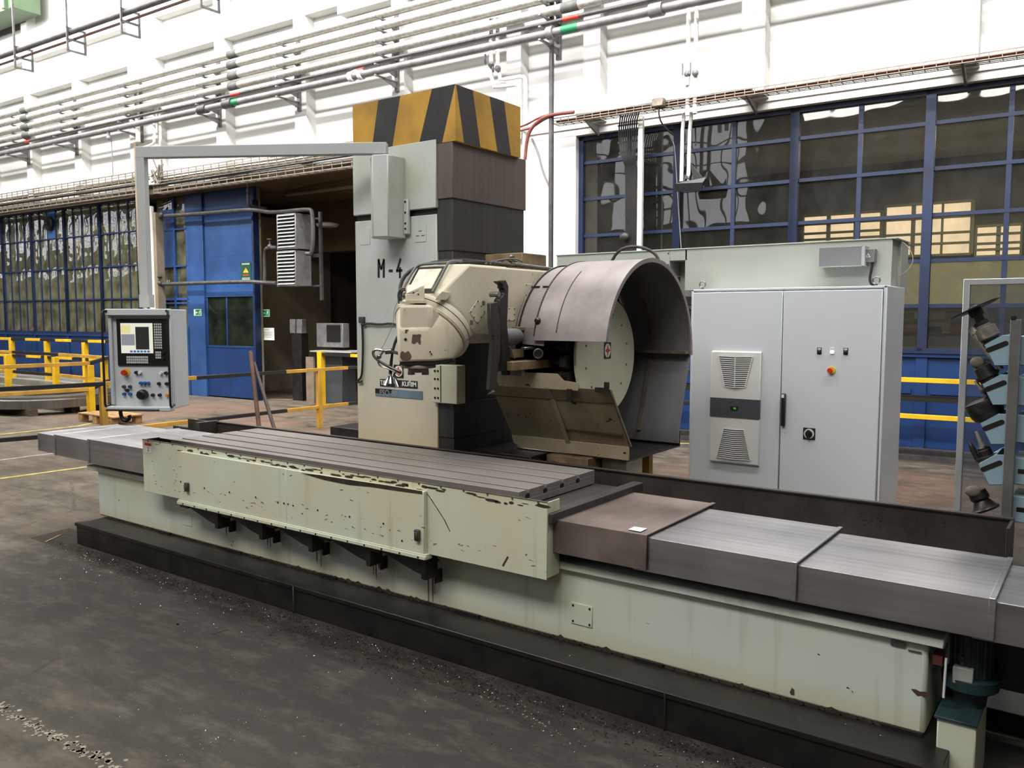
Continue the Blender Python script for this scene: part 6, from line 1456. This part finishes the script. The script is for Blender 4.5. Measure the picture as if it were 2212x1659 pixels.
g = MB(); g.tube([onW(240, 300, 11.5), onW(243, 345, 11.5), onW(244, 380, 11.5)], .012, 6); g.mk('hanging_chain', PIPEG, frame='W', label='thin chain hanging below the drain valve', cat='chain')
g = MB(); s = onW(1191, 250, 11.7).x; g.tube([(s, 11.7, 1.5), (s, 11.7, 12.2)], .042, 10); g.mk('dark_conduit', PIPED, frame='W', label='tall dark vertical conduit on the white wall right of the column', cat='conduit')
wt([[(1149, 300), (1163, 330), (1172, 370), (1186, 402)]], .018, PIPEG, 'wall_cable', 'thin grey cable bending to the dark vertical conduit', 'cable', 11.8, 2)

# ================================================================== CABLE TRAYS
def tray(name, label, s0, s1, t0, t1, z0, z1, pitch, mat=GALV, wire=.012):
    root = thing(name, ((s0+s1)/2, t0, z0), label, 'cable tray', frame='W')
    g = MB(); n = int((s1-s0)/pitch)
    for i in range(n+1):
        s = s0+(s1-s0)*i/n; g.box(s-wire/2, s+wire/2, t0-wire/2, t0+wire/2, z0, z1); g.box(s-wire/2, s+wire/2, t0, t1, z0-wire/2, z0+wire/2)
    for z in (z0, z0+(z1-z0)*.5, z1): g.box(s0, s1, t0-wire*.7, t0+wire*.7, z-wire*.7, z+wire*.7)
    for q in (.33, .66, 1): g.box(s0, s1, t0+(t1-t0)*q-wire/2, t0+(t1-t0)*q+wire/2, z0-wire/2, z0+wire/2)
    g.box(s0, s1, t1-wire/2, t1+wire/2, z1-wire/2, z1+wire/2)
    g.mk('wire_basket', mat, root); return root
def cables(root, s0, s1, t, z, n, mat, name='cable_bundle', r_=.014, sp=.05, seed=1):
    rr = random.Random(seed); g = MB()
    for i in range(n):
        tt, z_ = t+rr.uniform(0, sp*3), z+rr.uniform(0, sp); k = int((s1-s0)/1.3); g.tube([(s0+(s1-s0)*j/k, tt+rr.uniform(-.02, .02), z_+rr.uniform(-.018, .018)) for j in range(k+1)], r_, 5)
    g.mk(name, mat, root)
TT = 11.68
za, zb2, zc2, zd2 = onW(0, 420, TT).z, onW(0, 440, TT).z, onW(0, 444, TT).z, onW(0, 459, TT).z
tr1 = tray('cable_tray', 'upper wire cable tray above the left windows', -31, -18.25, TT, TT+.22, zb2, za, .28, wire=.016)
cables(tr1, -31, -18.25, TT+.03, zb2+.10, 7, CABLE, sp=.09, seed=2)
tr2 = tray('cable_tray', 'lower wire cable tray above the left windows', -31, -18.25, TT, TT+.22, zd2, zc2-.02, .28, wire=.016)
cables(tr2, -31, -18.25, TT+.03, zd2+.04, 6, CABLE, sp=.05, seed=3)
g = MB(); g.tube([(-31, TT-.02, zc2), (-26, TT-.03, zc2-.01), (-22, TT-.02, zc2+.0), (-18.3, TT-.02, zc2)], .022, 8, 1); g.mk('black_cable', CABLEB, tr2)
za, zb2, zc2, zd2 = onW(765, 305, TT).z, onW(765, 328, TT).z, onW(765, 338, TT).z, onW(765, 358, TT).z
tr3 = tray('cable_tray', 'upper wire cable tray over the gateway behind the pendant boom', -17.7, -8.0, TT, TT+.22, zb2, za, .26, wire=.014)
cables(tr3, -17.7, -8, TT+.03, zb2+.05, 8, CABLE, sp=.10, seed=4)
tr4 = tray('cable_tray', 'lower wire cable tray over the gateway behind the pendant boom', -17.7, -8.0, TT, TT+.22, zd2, zc2-.02, .26, wire=.014)
cables(tr4, -17.7, -8, TT+.03, zd2+.04, 10, CABLE, sp=.08, seed=5)
g = MB(); g.tube([(-17.7, TT-.02, zc2), (-14, TT-.03, zc2+.01), (-11, TT-.02, zc2+.03), (-8, TT-.02, zc2)], .024, 8, 1); g.mk('black_cable', CABLEB, tr4)
P = onW(338, 375, 11.7); rr = random.Random(4); g = MB()
for k in range(7):
    g.tube([P+Vector((rr.uniform(-.15, .2), rr.uniform(-.1, .1), rr.uniform(-.35, .35))) for _ in range(5)], .016, 6, 2)
g.mk('cable_coil', CABLE, frame='W', label='tangled grey cable coil beside the top of the pendant drop arm', cat='cable coil')
# right tray with red cables
T2 = 11.72; z0 = (onW(1330, 243, T2).z+onW(2100, 120, T2).z)/2
tr5 = tray('cable_tray', 'long narrow wire tray with red cables above the right windows', onW(1195, 250, T2).x, 6, T2, T2+.2, z0-.05, z0+.03, .14, wire=.009)
g = MB(); 
for k in range(4): g.tube([(s_, T2+.04+.04*k, z0-.01+.01*(k % 2)+random.uniform(-.008, .008)) for s_ in [onW(1200, 250, T2).x+j*.9 for j in range(15)]], .020, 8)
g.mk('red_cable', CABLER, tr5)
g = MB()
for k in range(5): g.tube([(s_, T2+.02+.035*k, z0+.03+random.uniform(-.012, .03)) for s_ in [onW(1240, 250, T2).x+j*.7 for j in range(5)]], .010, 6, 1)
g.mk('black_cable', CABLEB, tr5)
wt([[(1134, 345), (1138, 300), (1148, 275), (1170, 256), (1195, 247), (1240, 242)]], .028, CABLER, 'red_cable', 'thick red cable dropping from the right tray behind the column', 'cable', 11.65, 2)
wt([[(1118, 276), (1140, 268), (1160, 256), (1185, 247), (1200, 246)], [(1125, 282), (1150, 276), (1175, 258), (1196, 250)]], .016, CABLER, 'red_cable', 'thinner red and brown cables running left behind the striped cap', 'cable', 11.68, 2)
g = MB()
for x, y in ((1270, 250), (1617, 203), (2079, 132)):
    P = onW(x, y, T2+.15); g = MB(); g.prism([(P.x, T2, z0-.06), (P.x, PAN, z0-.06), (P.x, PAN, z0-.22)], (.03, 0, 0)); g.mk('tray_bracket', PIPEG, tr5)
P = onW(1423, 222, 11.66); g = MB(); g.box(P.x-.09, P.x+.09, 11.60, 11.72, P.z-.06, P.z+.06); jb_ = g.mk('junction_box', GALV, frame='W', bev=.01, label='small grey junction box on the right cable tray', cat='junction box')
g = MB(); g.tube([P, P+Vector((.01, 0, -.25)), P+Vector((.08, .15, -.38)), P+Vector((.12, .3, -.43))], .012, 6, 2); g.mk('box_cable', CABLEB, jb_)
# vertical cable ladder in front of the first right window bay
vt = thing('cable_ladder', onW(1360, 420, 12.1), 'vertical bundle of black cables coming down the first right window bay', 'cable ladder', frame='W')
g = MB()
for k in range(9):
    x0_ = 1338+k*4.6; x1_ = 1352+k*3.0
    g.tube([onW(x0_+6, 245-abs(k-4), 11.85), onW(x0_, 262, 11.95), onW(x0_-1, 315, 12.0), onW(x1_-6, 345, 12.0), onW(x1_, 362, 12.05), onW(x1_, 450, 12.05), onW(x1_, 545, 12.05), onW(x1_, 545, 12.05)-Vector((0, 0, 1.5))], .012, 6, 1)
g.mk('black_cable', CABLEB, vt)
g = MB()
for y in (269, 306, 347, 396, 430, 464, 498):
    xa_, xb_ = (1335, 1384) if y < 340 else (1348, 1388); a, c = onW(xa_, y+2, 12.08), onW(xb_, y-4, 12.08); g.box(a.x, c.x, 12.07, 12.10, c.z-.015, c.z+.01)
g.mk('ladder_rung', PIPED, vt)
a, c = onW(1383, 250, 12.0), onW(1381, 545, 12.0); g = MB(); g.box(c.x-.045, c.x+.03, 12.0, 12.06, c.z-1.5, a.z); g.mk('white_trunking', PIPEWH, vt)
P = onW(1349, 512, 12.0); g = MB(); g.sphere(P, .09, 10, 7, 1, .5, .8); g.mk('cable_knot', CABLEB, vt)
wt([[(1454, 306), (1458, 320), (1464, 420), (1472, 545)]], .009, PIPEG, 'window_cord', 'thin grey cord hanging beside the second right window post', 'cord', 12.2, 1)
# shelf with boxes behind the lowest right panes
sh = thing('storage_shelf', (0, 13.6, .2), 'metal storage shelf seen through the lowest right window panes', 'shelf', frame='W')
g = MB()
for y in (692, 722, 754): z = onW(1990, y, 13.5).z; g.box(-4.5, 3.0, 13.5, 13.95, z-.03, z+.02)
for s in (-4.5, -1.2, 2.9): g.box(s, s+.05, 13.5, 13.55, .0, 2.2)
g.mk('shelf_board', plain('shelf_grey', (120, 128, 112), .6), sh)
zs_ = [onW(1990, y, 13.5).z+.02 for y in (692, 722)]
for i, (xa, xb, lv, h, m_, lab) in enumerate(((1945, 1988, 1, .16, CARD, 'cardboard box on the middle shelf nearest the electrical cabinet'), (2052, 2078, 1, .18, CARD, 'orange-brown cardboard box on the middle shelf beside the guard screen'), (2002, 2030, 1, .09, OILY, 'low dark bin on the middle shelf'), (2040, 2078, 0, .13, OLIVE, 'flat olive bin on the top shelf'), (1945, 1975, 0, .10, OLIVE, 'small olive bin on the top shelf near the cabinet'))):
    a, c = onW(xa, 700, 13.55), onW(xb, 700, 13.55); MB().box(a.x, c.x, 13.55, 13.85, zs_[lv], zs_[lv]+h).mk('storage_box', m_, frame='W', bev=.004, label=lab, cat='box', group='boxes on the shelf behind the window')

# ================================================================== METAL CHIPS
CH = plain('bright_chip', (170, 168, 164), .22, 1, .1, 4)
def chips(name, label, n, f, mat=CH, s0=.002, s1=.007, seed=3):
    rr = random.Random(seed); g = MB()
    for _ in range(n):
        x, y, z = f(rr); L = rr.uniform(s0, s1); a_ = rr.random()*6.3; c, s = math.cos(a_)*L, math.sin(a_)*L; w_ = rr.uniform(.2, .5); h = rr.uniform(.0005, .004)
        g.add([(x-c, y-s, z+.0004), (x+c, y+s, z+.0004), (x-s*w_, y+c*w_, z+h), (x+s*w_, y-c*w_, z+h*.4)], [(0, 1, 2), (0, 3, 1), (0, 2, 3), (1, 3, 2)])
    return g.mk(name, mat, kind='stuff', label=label, cat='metal chips')
def f1(r_): return (r_.uniform(-7.1, -.6), 3.36-abs(r_.gauss(0, .10)) if r_.random() < .8 else 3.3-abs(r_.gauss(0, .25)), 0)
chips('metal_chips', 'bright and dark metal chips strewn along the foot of the black plinth', 2600, f1)
chips('metal_chips', 'dark oily chips packed against the foot of the black plinth', 2600, lambda r_: (r_.uniform(-7.3, -.6), 3.38-abs(r_.gauss(0, .13)), r_.uniform(0, .006)), OILY, .003, .01, 9)
chips('metal_chips', 'sparse bright chips scattered on the open floor in front of the machine', 420, lambda r_: (r_.uniform(-4.6, -1.0), r_.uniform(1.5, 3.1), 0), CH, .001, .0035, 5)
p_, q_ = onZ(385, 1640), onZ(570, 1540)
def f4(r_):
    u = r_.random(); v_ = p_.lerp(q_, u); return (v_.x+r_.gauss(0, .05), v_.y+r_.gauss(0, .03), 0)
chips('metal_chips', 'small cluster of bright chips on the floor near the bottom edge', 170, f4, CH, .001, .004, 8)
chips('metal_chips', 'few bright chips on top of the black plinth ledge', 160, lambda r_: (r_.uniform(-6.9, -.6), r_.uniform(3.43, 3.62), .1835), CH, .001, .004, 12)
g = MB(); rr = random.Random(6)
for _ in range(140):
    x, z = (-.95+.12*rr.gauss(0, 1), .82+.035*rr.gauss(0, 1)) if rr.random() < .6 else (rr.uniform(-2.2, -.42), rr.uniform(.70, .88)); L = rr.uniform(.002, .012); a_ = rr.random()*6.3; g.prism([(x, 4.66, z), (x+L*math.cos(a_), 4.66, z+L*math.sin(a_)), (x+L*math.cos(a_)+.001, 4.66, z+L*math.sin(a_)+.0012), (x, 4.66, z+.0012)], (0, -.002, 0))
g.mk('metal_chips', CH, kind='stuff', label='silvery chips clinging to the face of the rear chip guard', cat='metal chips')
a, c = onZ(457, 1371), onZ(493, 1360); g = MB(); g.tube([a+Vector((0, 0, .002)), (a+c)/2+Vector((0, .003, .004)), c+Vector((0, 0, .002))], .0016, 6); g.mk('wire_piece', CHROME, label='short bright wire piece lying on the open floor', cat='wire')
P = onZ(384, 1349); g = MB(); g.sphere(P+Vector((0, 0, .006)), .009, 8, 6, 1.2, .8, .8); g.mk('debris_lump', OILY, label='small dark lump on the floor near the bright wire piece', cat='debris')
a = onZ(60, 1160); b0, b1, b2, b3 = onZ(65, 1162), onZ(150, 1141), onZ(215, 1160), onZ(160, 1195)
g = MB(); g.prism([b0, b1, b2, b3], (0, 0, .001)); S('trim_11', g, GRIME)
g = MB(); a, c = onZ(95, 1172), onZ(127, 1157); g.prism([a, c, c+Vector((.01, .02, 0)), a+Vector((.01, .02, 0))], (0, 0, .006)); g.mk('wood_splinter', WOOD, label='pale wood splinter in the sunken corner left of the plinth', cat='wood')
